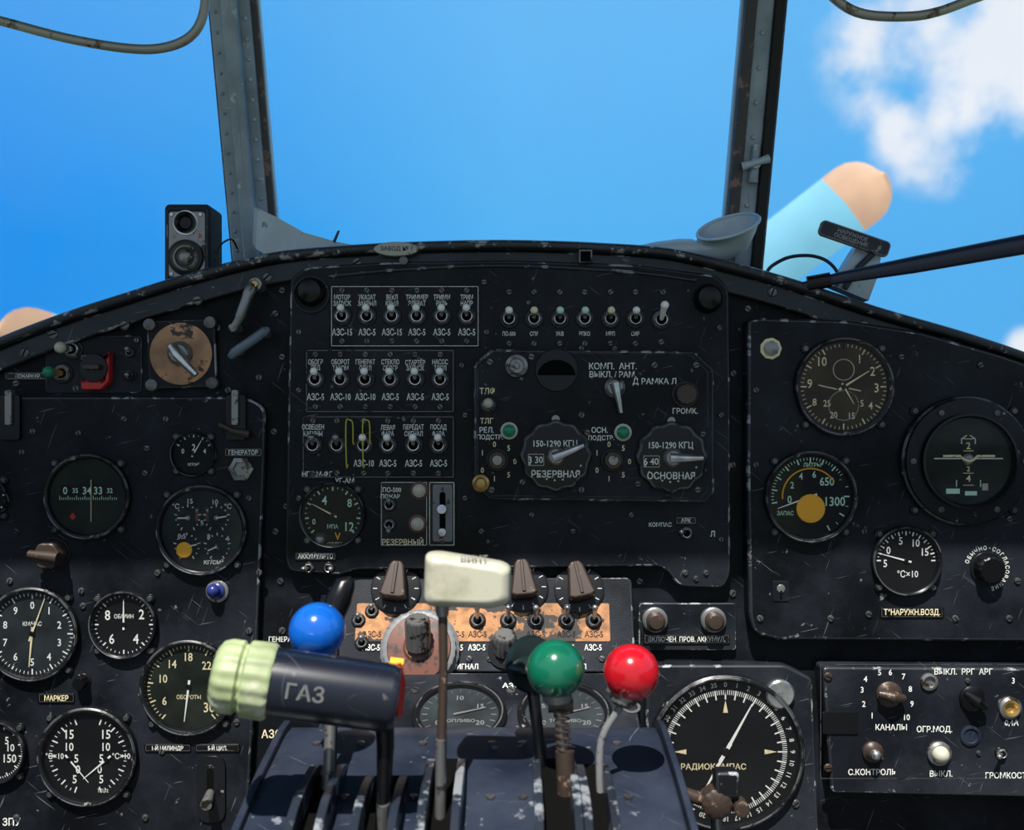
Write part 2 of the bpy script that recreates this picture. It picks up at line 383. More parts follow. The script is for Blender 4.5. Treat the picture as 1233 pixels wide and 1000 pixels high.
b=B(615,510,0)
out=[(353,338),(372,324),(470,318),(615,316),(760,321),(860,334),(874,350),(876,480),(876,690),(868,706),(815,704),(800,685),(790,680),(430,684),(415,690),(352,686),(347,670)]
b.prism(roundpoly([b.q(*p) for p in out],8),0,18,'panel',3)
b.zt=18
pts=smooth([b.q(*p) for p in [(395,333),(470,326),(560,321),(640,321),(760,328),(838,338)]])
strip(b,pts,-2,2,18,21,'rim',1.6)
for (px,py) in((375,352),(852,360)):
    x,y=b.q(px,py); b.lathe([(17,18),(17,24),(13,32),(6,35),(0,35)],'black',28,(x,y))
x,y=b.q(375,355); b.ring(x,y,18,21,20,22,'bezel')
def az(xs,ys,yscrew,ylab,ybot,ysc2,names,bots,tips,cap=6):
    for i,xx in enumerate(xs):
        b.scr(xx,yscrew,3.8); 
        if ysc2: b.scr(xx,ysc2,3.8)
        b.tog(xx,ys,9,0,8,9.4,tip=tips[i],tr=4.6)
        nm=names[i]
        if nm:
            b.T(nm[0],xx,ylab,cap,'label',sx=.64); b.T(nm[1],xx,ylab+7.5,cap,'label',sx=.64)
        b.T(bots[i],xx,ybot,8,'label',sx=.66)
b.plate(397,343,578,419,1.5,'panel',3); b.zt=19.5; b.frame(399,345,576,417,.6); 
az([412,442,472,502,532,562],381,350,358,400,411,[('МОТОР','ЗАПУСК'),('УКАЗАТ','ЗАКРЫЛ'),('ВЕКЛ','КРЫЛ'),('ТРИММЕР','ЭЛЕВАТ'),('ТРИММ','РУЛЬ'),('ТРИМ','НАПР')],['АЗС-15','АЗС-5','АЗС-15','АЗС-5','АЗС-5','АЗС-5'],['white']*6)
b.zt=18; b.plate(367,420,548,498,1.2,'panel',3); b.zt=19.2; b.frame(369,422,546,496,.4,'dullmetal')
az([380,410,440,470,500,530],457,427,436,478,490,[('ОБОГР','ПВД'),('ОБОРОТ','ТАХОМ'),('ГЕНЕРАТ','ОТКЛ'),('СТЕКЛО','ОБОГР'),('СТАРТЁР','ЗАПУСК'),('НАСОС','ТОПЛ')],['АЗС-5','АЗС-10','АЗС-10','АЗС-5','АЗС-5','АЗС-5'],['white']*6)
b.zt=18; b.plate(363,500,548,577,1.2,'panel',3); b.zt=19.2; b.frame(365,502,546,575,.4,'dullmetal')
az([377,406,438,467,498,528],536,507,515,558,570,[('ОСВЕЩЕН','КАБИНЫ'),None,None,('ЛЕВАЯ','ФАРА'),('ПЕРЕДАТ','СИГНАЛ'),('ПОСАД','ФАРА')],['','','АЗС-10','АЗС-5','АЗС-5','АЗС-5'],['dullmetal','dullmetal','white','white','white','white'])
for gx in (424,444):
    x0,y0=b.q(gx-5,560);x1,y1=b.q(gx+3,506)
    b.tube(smooth([(x0,y0,19),(x0,y0,30),(x0,y1-4,34),(x0+4,y1,34),(x1,y1-4,34),(x1,y0+26,30),(x1,y0+26,19)],4),.75,'wireyellow',6)
b.T('НГ-АМ-ФГ',382,571,6);b.T('УГ-АМ',415,579,6)
b.zt=18
az([613,643,674,704,735,765],384,352,396,470,414,[('',''),('',''),('',''),('',''),('',''),('',''),('','')],['']*6,['white','cream','greenlabel','greenlabel','cream','white'])
for i,xx in enumerate([613,643,674,704,735,765]): b.T(['ПО-500','СПУ','УКВ','РПКО','МРП','СИР'][i],xx,402,5,sx=.7)
b.tog(796,385,14,0,26,10,tip='white',tr=5,lev='white'); b.scr(798,352,4);b.scr(796,412,4)
for p in [(583,340),(586,400),(866,395),(560,500),(560,600),(868,650),(868,500),(700,420),(740,420),(360,400),(360,470),(556,440),(690,640),(640,620),(760,620),(580,640),(360,600)]: b.scr(*p,r=3.6)
b.plate(457,579,549,659,2,'bezel',3,.8);b.zt=20;b.frame(459,581,514,657,.5);b.frame(517,581,547,657,.7,'metal')
b.T('ПО-500',472,590,5.5);b.T('ПОЖАР',470,598,5);b.tog(469,608,6,0,8,7,tip='dullmetal');b.tog(469,632,-6,0,8,7,tip='dullmetal')
b.lamp(505,591,8,'ivory','redbrown');b.lamp(503,631,8,'ivory','redbrown');b.T('РЕЗЕРВНЫЙ',485,652,7,'cream',sx=.85)
x,y=b.q(533,618);b.box(x,y,20,22,24,68,'graypaint',1,3);b.prism(rr(x,y+2,7,46,3),22,22.3,'slot');b.tube([(x,y+2,20),(x,y+6,36)],[4,5.5],'metal');b.cyl(x,y-22,22,30,5,'metal');b.scr(533,589,3);b.scr(533,652,3)
b.zt=18;b.lab('АККУМУЛЯТО',380,670,50,10,5.5);b.tog(372,684,0,-4,8,6,tip='dullmetal');b.tog(396,684,0,4,8,6,tip='dullmetal');b.lamp(386,650,7,'dullmetal','black')
b.lab('АРК',826,627,26,10,5.5);b.tog(826,642,3,-8,12,7,tip='dullmetal',lev='black');b.T('КОМПАС',795,632,5);b.T('Л',858,643,7)
for p in [(825,690),(850,690),(838,697)]: b.scr(*p,r=3.5)
b.build('circuit_breaker_panel')

# ------------------------------------------------------------------ radio compass control box
b=B(712,512,18)
out=[(592,422),(832,424),(856,446),(856,592),(846,604),(590,601),(571,582),(571,440)]
b.prism(roundpoly([b.q(*p) for p in out],4),0.3,22,'panel',3); b.zt=22
o2=[b.q(px,py,22.2) for px,py in [(593,425),(831,427),(852,448),(852,590),(844,600),(592,597),(575,580),(575,442)]]
for i in range(8): b.tube([(*o2[i],22.2),(*o2[(i+1)%8],22.2)],.5,'edge',4)
for p in [(788,440),(590,436),(838,440),(840,590),(592,590),(700,590),(640,430),(700,500)]: b.scr(*p,r=4.2)
x,y=b.q(622,441); b.lathe([(13,22),(13,26),(9,28),(8,25),(4,25),(3,28),(0,28)],'dullmetal',24,(x,y))
x,y=b.q(670,446); b.cyl(x,y,22,24,25,'bezel',n=40); b.prism([(x+22*math.cos(math.radians(a)),y-6+18*math.sin(math.radians(a))) for a in range(0,181,12)],24,24.4,'slot')
b.T('КОМП.  АНТ.',738,441,7.5,sx=.9);b.T('ВЫКЛ. / РАМ.',738,451,7,sx=.9);b.T('Д РАМКА Л',788,460,7,sx=.95)
def lever(px,py,r,ang,L):
    x,y=b.q(px,py);z=22;b.lathe([(r,z),(r,z+5),(r*.7,z+9),(0,z+10)],'dullmetal',28,(x,y))
    a=math.radians(90-ang);b.tube([(x-5*math.cos(a),y-5*math.sin(a),z+12),(x+L*.5*math.cos(a),y+L*.5*math.sin(a),z+13),(x+L*math.cos(a),y+L*math.sin(a),z+12)],[6,4,2.5],'metal',10)
lever(740,467,12,168,30)
b.knob(825,475,13,12,'brown',12,.03);b.T('ГРОМК.',825,495,6.5)
b.T('ТЛФ',587,471,7,'cream');b.tog(588,488,2,0,8,8,tip='ivory',tr=6);b.T('ТЛГ',586,507,6.5,'cream');b.T('РЕЛ.',586,518,6.5);b.T('ПОДСТР.',590,527,5.5)
b.lamp(613,519,7.5,'lampgreen','ivory');b.lamp(750,521,7.5,'lampgreen','ivory');b.T('ОСН.',722,518,6.5);b.T('ПОДСТР.',724,528,5.5)
def dialknob(px,py):
    for i in range(7):
        a=math.radians(-60+i*50+90); b.T('1050510'[i],px-21*math.cos(a),py-21*math.sin(a)+2,6.5,'cream')
    b.knob(px,py,11,14,'brown',12,.03); x,y=b.q(px,py); b.cyl(x,y,36,38,6,'dullmetal')
dialknob(599,554);dialknob(737,554)
x,y=b.q(579,582,22);b.lathe([(10,22),(10,26),(7,28),(5,25),(0,26)],'brass',20,(x,y))
def tuner(px,py,ang,t,bt):
    x,y=b.q(px,py)
    b.lathe([(41,22),(41,27),(38,29),(0,29)],'black',96,(x,y),scallop=.03,ns=12)
    b.lathe([(39.5,28.4),(38.3,29.2),(37,29.1)],'edge',96,(x,y),scallop=.03,ns=12)
    b.zt=29.2
    b.T('150-1290 КГЦ',px,py-14,7.5,sx=.85);b.T(t,px-24,py+5,8);b.T(bt,px,py+22,8,sx=.9);b.frame(px-33,py-2,px-14,py+12,.4)
    for i in range(9): 
        a=math.radians(200+i*17);b.scr(px+33*math.cos(a),py-33*math.sin(a)*0.9,1.2,'label')
    b.zt=22
    b.lathe([(11,29),(11,36),(8,40),(0,41)],'dullmetal',28,(x,y))
    a=math.radians(ang);b.tube([(x-4*math.cos(a),y-4*math.sin(a),40),(x+34*math.cos(a),y+34*math.sin(a),40)],[6.5,2.8],'metal',10)
    b.scr(px+38,py-28,4);b.scr(px-40,py+32,4);b.cyl(*b.q(px,py-44),22,25,5,'dullmetal')
tuner(669,549,22,'3 30','РЕЗЕРВНАЯ');tuner(808,551,0,'6 40','ОСНОВНАЯ')
b.build('radio_compass_control_box')

# ------------------------------------------------------------------ right upper subpanel
b=B(1080,575,0)
out=[(894,388),(905,385),(1010,388),(1100,402),(1190,428),(1300,465),(1300,768),(930,766),(902,758),(896,740),(893,560)]
b.prism(roundpoly([b.q(*p) for p in out],8),0,26,'panel',4);b.zt=26
for p in [(1046,740),(1140,590),(910,470),(1225,700),(1130,620),(1215,625),(1215,745),(915,745),(1085,430),(1180,440),(910,560),(1040,640),(1150,745),(1000,745)]: b.scr(*p,r=4)
x,y=b.q(928,420);b.cyl(x,y,26,27.5,13,'cream',n=9);b.lathe([(9,26),(9,31),(5,33),(0,33)],'dullmetal',8,(x,y))
b.knob(1188,685,16,16,'black',14,.03)
for i,ch in enumerate('ОБЫЧНО-СОГЛАСОВАНИЕ'):
    a=math.radians(160-i*13);b.T(ch,1188+25*math.cos(a),685-25*math.sin(a),4.8,rot=math.degrees(a)-90)
x,y=b.q(940,712);b.box(x,y,26,27.4,20,24,'panel2',.6,2);b.cyl(x,y+3,27.2,28.3,5,'dullmetal');b.box(x,y-4,27.4,28.4,2.4,10,'slot',.1)
b.lab('Т°НАРУЖН.ВОЗД.',1098,738,76,13,7,'cream')
b.build('flight_instrument_subpanel',panel)

b=B(825,750,0);b.plate(768,725,885,782,8,'panel2',4,1.6);b.zt=8
for px in(788,858):
    x,y=b.q(px,746);b.lathe([(15,8),(15,14),(12,16),(0,16)],'dullmetal',24,(x,y));b.lathe([(11,14),(11,24),(8,27),(0,28)],'brown',24,(x,y))
b.lab('ВКЛЮЧЕН. ПРОВ. АККУМУЛ.',827,770,104,12,6)
b.build('push_button_panel')

b=B(875,905,0)
out=[(775,796),(940,796),(972,812),(984,1110),(775,1110)]
b.prism(roundpoly([b.q(*p) for p in out],6),0,22,'panel2',3);b.zt=22
b.scr(958,968,5);b.scr(790,812,5)
x,y=b.q(938,835);b.lathe([(17,22),(17,28),(15,30),(0,30)],'metal',28,(x,y));b.text('+',x,y,30.3,12,'dullmetal',45)
b.build('compass_mount_plate',panel)
b=B(1110,870,0)
out=[(980,795),(1330,797),(1330,950),(990,943)]
b.prism(roundpoly([b.q(*p) for p in out],5),0,34,'panel2',3);b.zt=34
b.frame(988,800,1300,938,.4,'dullmetal')
for i,(t,px,py) in enumerate([('5',1059,810),('6',1072,810),('4',1042,818),('7',1088,815),('3',1038,831),('8',1096,830),('2',1040,848),('9',1098,848),('1',1050,862),('10',1092,864),('КАНАЛЫ',1073,876),('ВЫКЛ.  РРГ  АРГ',1160,809),('ОГР.МОД.',1125,879),('С.КОНТРОЛЬ',1050,930),('ВЫКЛ.',1133,932),('ГРОМКОСТЬ',1214,934),('0,4А',1218,871),('3',1220,820)]): b.T(t,px,py,7,'label')
def pk(px,py,ang,mat):
    x,y=b.q(px,py);z=34;b.lathe([(15,z),(15,z+3),(11,z+6),(0,z+6)],mat,28,(x,y))
    a=math.radians(ang);b.tube([(x-15*math.cos(a),y-15*math.sin(a),z+9),(x,y,z+13),(x+15*math.cos(a),y+15*math.sin(a),z+9)],[4,7,4],mat,10)
pk(1070,836,-10,'brown');pk(1170,841,-35,'black')
x,y=b.q(1118,821);b.lathe([(10,34),(10,37),(7,38),(6,34.5),(0,34.5)],'dullmetal',24,(x,y))
x,y=b.q(1168,886);b.lathe([(12,34),(12,36),(9,37),(8,35),(0,35)],'pedestal',24,(x,y))
x,y=b.q(1215,852);b.lathe([(13,34),(13,38),(10,40),(7,39),(5,35)],'dullmetal',24,(x,y));b.lathe([(9.5,40.1),(7,39.4),(5,35),(0,35)],'brass',24,(x,y))
x,y=b.q(1050,905);b.lathe([(12,34),(12,38),(9,40),(7,44),(0,46)],'brown',24,(x,y));b.sphere(x,y,46,6,'metal')
x,y=b.q(1130,907);b.lathe([(14,34),(14,38),(11,40),(9,38)],'dullmetal',24,(x,y));b.sphere(x,y,40,10,'ivory')
b.tog(1205,907,0,-8,10,6,tip='dullmetal');b.plate(990,857,1033,884,2,'black',2)
b.scr(997,815,5,'brown');b.scr(997,925,5,'brown');b.scr(1165,820,3);b.scr(1178,907,3)
b.build('radio_control_panel')

# ------------------------------------------------------------------ centre console
b=B(590,755,18,tilt=22)
x0,y0=b.q(410,697,0);x1,y1=b.q(765,812,0)
b.prism(rr((x0+x1)/2,(y0+y1)/2,x1-x0,y0-y1,8),-70,12,'panel2',3);b.zt=12
b.plate(430,727,735,773,1,'wornorange',2,.3)
b.zt=13
for xx in [448,548,575,645,682,715]: b.T('АЗС-5',xx,764,7,'black',sx=.8); b.T('АЗС-5',xx-1,780,7,'label',sx=.75)
for xx in [575,612,645,682,715]: b.tog(xx,748,11,0,20,8,tip='metal',tr=3.8)
b.zt=12
for xx,yy in [(432,748),(448,737),(436,775)]: b.tog(xx,yy,5,0,8,7,tip='dullmetal')
for xx in (565,640,668,700,725,590,650,750): b.scr(xx,794,4)
for xx in (560,640,690): b.T('СИГНАЛ',xx,803,6)
for xx,yy,tl in((477,696,-6),(630,694,5),(697,696,12)):
    x,y=b.q(xx,yy+14)
    b.lathe([(30,12),(30,15),(27,16),(0,16)],'bezel',40,(x,y))
    for i in range(12):
        a=math.radians(i*30);b.tube([(x+22*math.cos(a),y+22*math.sin(a),16.3),(x+27*math.cos(a),y+27*math.sin(a),16.3)],.6,'label',4)
    b.lathe([(14,15),(13,20),(10,22),(0,22)],'brown',24,(x,y))
    S=b.M;b.M=Matrix.Translation((x,y,20))@Matrix.Rotation(math.radians(tl),4,'Z')
    prof=[(-16,-12),(-9,24),(-5,29),(5,29),(9,24),(16,-12),(10,-15),(-10,-15)]
    b.prism(roundpoly(prof,2,2),0,20,'brown',3)
    b.prism([(-2,-10),(2,-10),(2,27),(-2,27)],20,22,'brown',.8); b.M=S
x,y=b.q(506,783,12);b.lathe([(46,12),(46,18),(43,21),(42,22),(42,28),(38,30),(22,30)],'graypaint',90,(x,y),scallop=.012,ns=30)
b.lathe([(37,30),(36,33),(18,35),(15,38),(0,38)],'redbrown',40,(x,y))
S=b.M;b.M=Matrix.Translation((x,y,36))@Matrix.Rotation(math.radians(-48),4,'X')
b.lathe([(14,0),(14,34),(12,37),(0,37)],'dullmetal',60,scallop=.04,ns=15);b.M=S
x,y=b.q(608,785);b.lathe([(20,12),(20,15),(0,15)],'black',30,(x,y))
b.M=Matrix.Translation((x,y,14))@Matrix.Rotation(math.radians(-40),4,'X');b.lathe([(13,0),(13,22),(11,25),(0,25)],'dullmetal',60,scallop=.04,ns=15);b.M=S
b.build('centre_console')
b=B(616,850,110,tilt=66)
x0,y0=b.q(400,815,0);x1,y1=b.q(775,905,0)
b.prism(rr((x0+x1)/2,(y0+y1)/2,x1-x0,y0-y1,6),-30,6,'panel2',3);b.zt=6
for xx in(500,615,735): b.scr(xx,832,5)
x,y=b.q(760,853);b.ring(x,y,6,8,7,10,'dullmetal')
b.T('АЗС-5',470,826,8);b.T('АЗС-2',620,826,8)
for gx in(553,680):
    x,y=b.q(gx,861,8)
    b.lathe([(51,6),(51,12),(47,14),(43,13),(42,8)],'bezel',48,(x,y));b.ring(x,y,13.6,14.2,45.5,47,'bezring',48)
    b.cyl(x,y,7,8.4,43,'faceb',n=48)
    for i in range(24):
        a=math.radians(i*15);b.tube([(x+34*math.cos(a),y+34*math.sin(a),8.6),(x+40*math.cos(a),y+40*math.sin(a),8.6)],.5,'dullmetal',4)
    for i,t in enumerate(['0','5','10','15','20']):
        a=math.radians(210-i*60);b.text(t,x+26*math.cos(a),y+26*math.sin(a),8.7,7,'graypaint')
    b.tube([(x-6,y-2,10),(x+28,y+9,10)],[1.2,.5],'graypaint',6);b.text('ТОПЛИВО',x,y-10,8.7,5,'graypaint')
    b.lathe([(43,12),(0,12)],'glass',40,(x,y))
b.build('fuel_gauge_shelf')

# ------------------------------------------------------------------ gauges
def gauge(name,px,py,r,h,ticks=(),nums=(),needles=(),texts=(),face='face',tm='white',lugs=True,fn=None,deep=9,ring=.90):
    b=B(px,py,h)
    k=(D-h)/D; R=r*k
    if lugs:
        for a in(45,135,225,315):
            x,y=R*1.08*math.cos(math.radians(a)),R*1.08*math.sin(math.radians(a))
            b.cyl(x,y,-.1,3,5.5,'bezel',n=16); b.lathe([(3.6,3),(3,5),(0,5.2)],'screw',12,(x,y))
    b.lathe([(R,-.1),(R,deep-2),(R*.975,deep),(R*.94,deep),(R*ring,deep-1.5),(R*(ring-.02),2)],'bezel',64)
    b.lathe([(R*.99,deep-1),(R*.965,deep+.4),(R*.945,deep+.05)],'bezring',64)
    b.lathe([(R*(ring-.01),2),(0,2)],face,64)
    z=2.4
    def rad(a): return math.sin(math.radians(a)),math.cos(math.radians(a))
    def line(a,r0,r1,wd,m):
        sx,cy=rad(a);b.add([(sx*r0-cy*wd,cy*r0+sx*wd,z),(sx*r0+cy*wd,cy*r0-sx*wd,z),(sx*r1+cy*wd,cy*r1-sx*wd,z),(sx*r1-cy*wd,cy*r1+sx*wd,z)],[[0,1,2,3]],m)
    for t in ticks:
        a0,a1,nm,ns=t[:4];ro=t[4] if len(t)>4 else .86;m=t[5] if len(t)>5 else tm
        tot=nm*ns
        for i in range(tot+1):
            a=a0+(a1-a0)*i/tot
            if i%ns==0: line(a,R*(ro-.12),R*ro,.8,m)
            else: line(a,R*(ro-.06),R*ro,.4,m)
    for t,a,rf,cap in nums:
        sx,cy=rad(a);b.text(t,sx*R*rf,cy*R*rf,z,cap,tm,sx=.85)
    for t in texts:
        b.text(t[0],t[1]*k,-t[2]*k,z+.1,t[3],t[4] if len(t)>4 else tm,sx=.85)
    zz=3.4
    for nl in needles:
        a,L,wd,m=nl[:4];cx,cy0=(nl[4],-nl[5]) if len(nl)>4 else (0,0)
        sx,cy=rad(a);L=L*R
        b.add([(cx-sx*L*.2-cy*wd,cy0-cy*L*.2+sx*wd,zz),(cx-sx*L*.2+cy*wd,cy0-cy*L*.2-sx*wd,zz),(cx+sx*L+cy*wd*.3,cy0+cy*L-sx*wd*.3,zz),(cx+sx*L-cy*wd*.3,cy0+cy*L+sx*wd*.3,zz)],[[0,1,2,3]],m)
        b.cyl(cx,cy0,2.2,zz+.6,max(2.2,wd*2.2),'black',n=16); zz+=.5
    if fn: fn(b,R,z)
    b.lathe([(R*(ring+.01),deep-1.2),(0,deep-1.2)],'glass',48)
    return b.build(name)
def f1(b,R,z):
    b.box(0,6,z-.3,z+.1,R*1.3,16,'black',.1)
    for i,(t,x) in enumerate([('0',-27),('35',-15),('34',-1),('33',12),('32',26)]): b.text(t,x,7,z+.3,9 if i in(0,2,3) else 6,'greenlabel',sx=.9)
    for i in range(28): b.add([(-34+i*2.5,-4,z+.2),(-33.3+i*2.5,-4,z+.2),(-33.3+i*2.5,-1-(i%4==0)*-2,z+.2),(-34+i*2.5,-1-(i%4==0)*-2,z+.2)],[[0,1,2,3]],'greenlabel')
    b.add([(-22,-24,z+.2),(-18,-28,z+.2),(-14,-24,z+.2),(-18,-19,z+.2)],[[0,1,2,3]],'redguard')
    b.tube([(4,20,z+1),(4,-30,z+1)],.5,'cream',5)
gauge('magnetic_compass_indicator',107,598,52,14,fn=f1,lugs=True,face='facegreen')
gauge('oil_pressure_gauge',234,547,27,14,[(-60,60,4,2,.86,'greenlabel')],[('2',0,.3,8),('0',-75,.5,6),('4',75,.5,6)],[(30,.7,1,'white')],[('кг/см²',0,12,4)],lugs=True)
gauge('pressure_gauge',-16,600,28,14,[(-120,120,6,2)],(),[(0,.7,1,'white')])
def f3(b,R,z):
    for cx,cy in((-17,14),(17,14),(-18,-20),(18,-20)):
        for i in range(13):
            a=math.radians(-60+i*25);r0,r1=13,(16.5 if i%3==0 else 14.8)
            b.tube([(cx+r0*math.cos(a),cy+r0*math.sin(a),z),(cx+r1*math.cos(a),cy+r1*math.sin(a),z)],.7,'label',4)
        b.cyl(cx,cy,z,z+1,3,'dullmetal',n=14)
        a=random.random()*6;b.tube([(cx,cy,z+.8),(cx+12*math.cos(a),cy+12*math.sin(a),z+.8)],.9,'white',5)
    b.cyl(-21,-24,z+.8,z+1.6,9.5,'yellow',n=28)
    for t,x,y in[('°С',-31,28),('15',-14,34),('10',16,33),('°С',31,28),('0,5',-24,-8),('8',8,-8),('6',31,-10),('кг/см²',14,-38),('5',0,8)]: b.text(t,x,y,z+.2,6,'label')
    for x,y in((-6,18),(6,18)): b.add([(x-2,y-8,z),(x+2,y-8,z),(x+2,y+8,z),(x-2,y+8,z)],[[0,1,2,3]],'redbrown')
gauge('triple_engine_gauge',244,638,55,14,fn=f3,lugs=True,face='faceb')
gauge('airspeed_indicator',40,763,57,14,[(0,360,12,5)],[(str(i),i*36,.6,9) for i in range(0,10)],[(185,.7,1.6,'cream'),(20,.8,1.2,'cream')],[('КМ/ЧАС',0,-12,5)],face='faceb')
gauge('vertical_speed_indicator',150,752,41,14,[(0,360,8,5)],[('8',-60,.55,12),('2',60,.6,12),('6',-140,.55,12),('4',140,.55,12)],[(0,.75,1.3,'white')],[('ОБ/МИН',0,-10,5)])
gauge('tachometer',228,827,58,14,[(-140,140,10,5)],[('10',-72,.55,10),('14',-35,.58,10),('18',0,.62,10),('22',40,.58,10),('26',75,.58,10),('30',135,.6,12),('6',-120,.58,10)],[(187,.72,1.5,'white')],[('ОБОРОТЫ',0,12,5)],face='facegreen',tm='cream')
gauge('cylinder_temperature_gauge',107,910,60,14,[(200,340,6,3,.78),(20,160,6,3,.78)],[],[(140,.6,1.3,'white',-22,4),(230,.6,1.3,'white',22,4)],[('15',-22,-26,11),('15',22,-26,11),('10',-22,-11,10),('10',22,-11,10),('5',-14,3,10),('5',16,3,10),('0',-12,16,10),('0',14,16,10),('5',-16,28,10),('5',16,28,10),('°С×10',-40,0,7),('°С×10',40,0,7),('ТТЦ-2',18,42,4)])
gauge('manifold_pressure_gauge',-4,905,38,14,[(20,180,6,5)],[('150',115,.5,10),('10',75,.5,9),('5',45,.5,9)],[(250,.6,1.2,'white')])
gauge('voltmeter',401,620,40,18,[(-130,130,8,3,.84,'greenlabel')],[('4',-30,.5,11),('8',55,.62,10),('12',125,.62,11),('0',-110,.6,7)],[(-62,.7,1.2,'cream')],[('V',6,26,9,'yellow'),('МПА',0,14,5,'greenlabel'),('ВОЗДУХ',2,36,5,'cream')],tm='greenlabel')
gauge('altimeter',1015,466,60,26,[(0,360,12,5,.86,'cream')],[('1',30,.64,10),('2',62,.66,11),('3',92,.66,11),('10',-40,.66,11),('9',-85,.68,11),('4',125,.66,9),('8',-118,.66,9)],[(58,.6,1.5,'cream'),(150,.4,1.2,'cream')],[('25',-20,20,8,'cream'),('20',-12,34,8,'cream'),('15',10,35,8,'cream'),('5',22,20,8,'cream')],face='facebrown',tm='cream',fn=lambda b,R,z:(b.ring(0,-22,z,z+.5,17,18,'dullmetal'),b.ring(0,20,z,z+.5,12,12.6,'cream'),b.tube([(-30,2,z+.5),(-8,-3,z+.5)],.8,'cream',5),b.tube([(20,-5,z+.5),(6,-2,z+.5)],.8,'cream',5)))
def ff(b,R,z): 
    b.cyl(0,-14,z+1.5,z+2.5,17,'yellow',n=40)
    p=[(R*.60*math.sin(math.radians(a)),R*.60*math.cos(math.radians(a)),z+.3) for a in range(-95,60,8)]
    b.tube(p,.9,'yellow',4)
gauge('fuel_quantity_gauge',975,598,56,26,[(-100,60,8,4,.84,'greenlabel'),(60,150,3,2,.84,'greenlabel')],[('0',-98,.45,9),('2',-58,.46,8),('4',-25,.48,8),('6',10,.48,8)],[(-110,.75,1.3,'white')],[('1300',30,6,11),('650',20,-18,10),('ЛИТРЫ',2,-38,5),('ЗАПАС',-30,20,5)],fn=ff,tm='greenlabel')
gauge('outside_temperature_gauge',1090,675,42,26,[(-90,90,12,2,.84)],[('0',-60,.58,9),('5',-15,.58,9),('10',30,.58,9),('15',66,.60,9),('5',-98,.6,9)],[(-75,.75,1.2,'white')],[('°С×10',2,16,8)],lugs=True)
def fa(b,R,z):
    b.lathe([(R*.70,14),(R*.73,20),(R*.69,21),(R*.66,15),(R*.65,2)],'bezel',64)
    b.lathe([(R*.66,12),(0,12)],'facegreen',64)
    zz=13
    b.prism([(R*.62*math.cos(math.radians(a)),-8+(R*.56)*math.sin(math.radians(a))) for a in range(205,336,10)],12,12.6,'faceb')
    b.tube([(-30,6,zz+1),(-10,6,zz+1),(-6,2,zz+1),(0,0,zz+2),(6,2,zz+1),(10,6,zz+1),(30,6,zz+1)],1.5,'cream',8)
    b.tube([(-40,3,zz),(40,3,zz)],.8,'label',6)
    b.lathe([(7,13),(5,15),(0,15.4)],'dullmetal',16,(0,2))
    for s_ in(-1,1):
        b.tube([(s_*8,20,zz),(s_*8,26,zz),(s_*2,30,zz)],.7,'label',5);b.tube([(s_*14,-30,zz),(s_*14,-22,zz)],.7,'label',5)
    b.text('2',0,18,zz,8,'cream');b.text('4',0,-20,zz,8,'cream');b.text('2',0,-9,zz,6,'cream')
    for y in(12,26,-14,-28): b.tube([(-6,y,zz),(6,y,zz)],.5,'cream',4)
    b.add([(-26,-38,zz),(-10,-38,zz),(-10,-32,zz),(-26,-32,zz)],[[0,1,2,3]],'greenlabel')  # greenish reflection low in the dial, painted as flat patches
    b.add([(-4,-40,zz),(10,-40,zz),(10,-35,zz),(-4,-35,zz)],[[0,1,2,3]],'greenlabel')
    b.add([(16,-34,zz),(23,-34,zz),(23,-26,zz),(16,-26,zz)],[[0,1,2,3]],'ivory')
    b.lathe([(R*.67,18),(0,18)],'glass',48)
    for a in(60,120,180,0,240,300): b.lathe([(4,14),(3.4,16),(0,16.3)],'screw',12,(R*.85*math.cos(math.radians(a)),R*.85*math.sin(math.radians(a))))
    b.lathe([(R*.97,9),(R*.95,14),(R*.72,14)],'bezel',64)
gauge('attitude_indicator',1160,555,78,26,fn=fa,lugs=True,deep=10)
def fr(b,R,z):
    for i in range(0,36,1):
        a=i*10
        sx,cy=math.sin(math.radians(a)),math.cos(math.radians(a))
        b.text(str(i),sx*R*.86,cy*R*.86,z,5.8,'label',rot=-a)
    for a in (0,90,180,270):
        sx,cy=math.sin(math.radians(a)),math.cos(math.radians(a))
        b.add([(sx*R*.66,cy*R*.66,z),(sx*R*.50-cy*3,cy*R*.50+sx*3,z),(sx*R*.50+cy*3,cy*R*.50-sx*3,z)],[[0,1,2]],'cream')
    b.text('РАДИОКОМПАС',-14,-18,z,7,'cream')
gauge('radio_compass_indicator',873,905,94,22,[(0,360,36,5,.79,'white')],(),[(29,.70,2.4,'white'),(209,.62,2.4,'white')],(),fn=fr,lugs=False,deep=10,ring=.95)

# ------------------------------------------------------------------ upper-left switches
b=B(95,437,0);b.plate(55,404,172,474,2,'panel2',5,1.6);b.zt=2
b.tog(88,421,1,-6,18,10,tip='ivory',tr=7);b.tog(76,450,1,-8,18,10,tip='lampgreen',tr=7,lev='brass')
x,y=b.q(120,448);b.prism(roundpoly([(x-18,y-22),(x-18,y-10),(x-12,y-12),(x+10,y-12),(x+10,y+20),(x+16,y+24),(x+16,y-12),(x+6,y-22)],3),2,14,'redguard',2);b.cyl(x-2,y+4,2,16,17,'black',n=28);b.box(x-2,y+5,16,24,20,6,'brown',1,2);b.lab('ПОЖАР',112,431,30,8,4.5)
b.tog(157,452,0,0,8,6,tip='dullmetal');b.tog(157,425,4,0,8,5,tip='dullmetal');b.scr(165,410,3.5);b.scr(62,410,3.5)
b.build('fire_extinguisher_switch_panel')
b=B(222,427,0,roll=2)
b.prism(roundpoly([(-41,-41),(41,-41),(41,41),(-41,41)],14),0,10,'panel2',2)
b.lathe([(37,10),(37,13),(34,14),(0,14)],'wornwood',48)
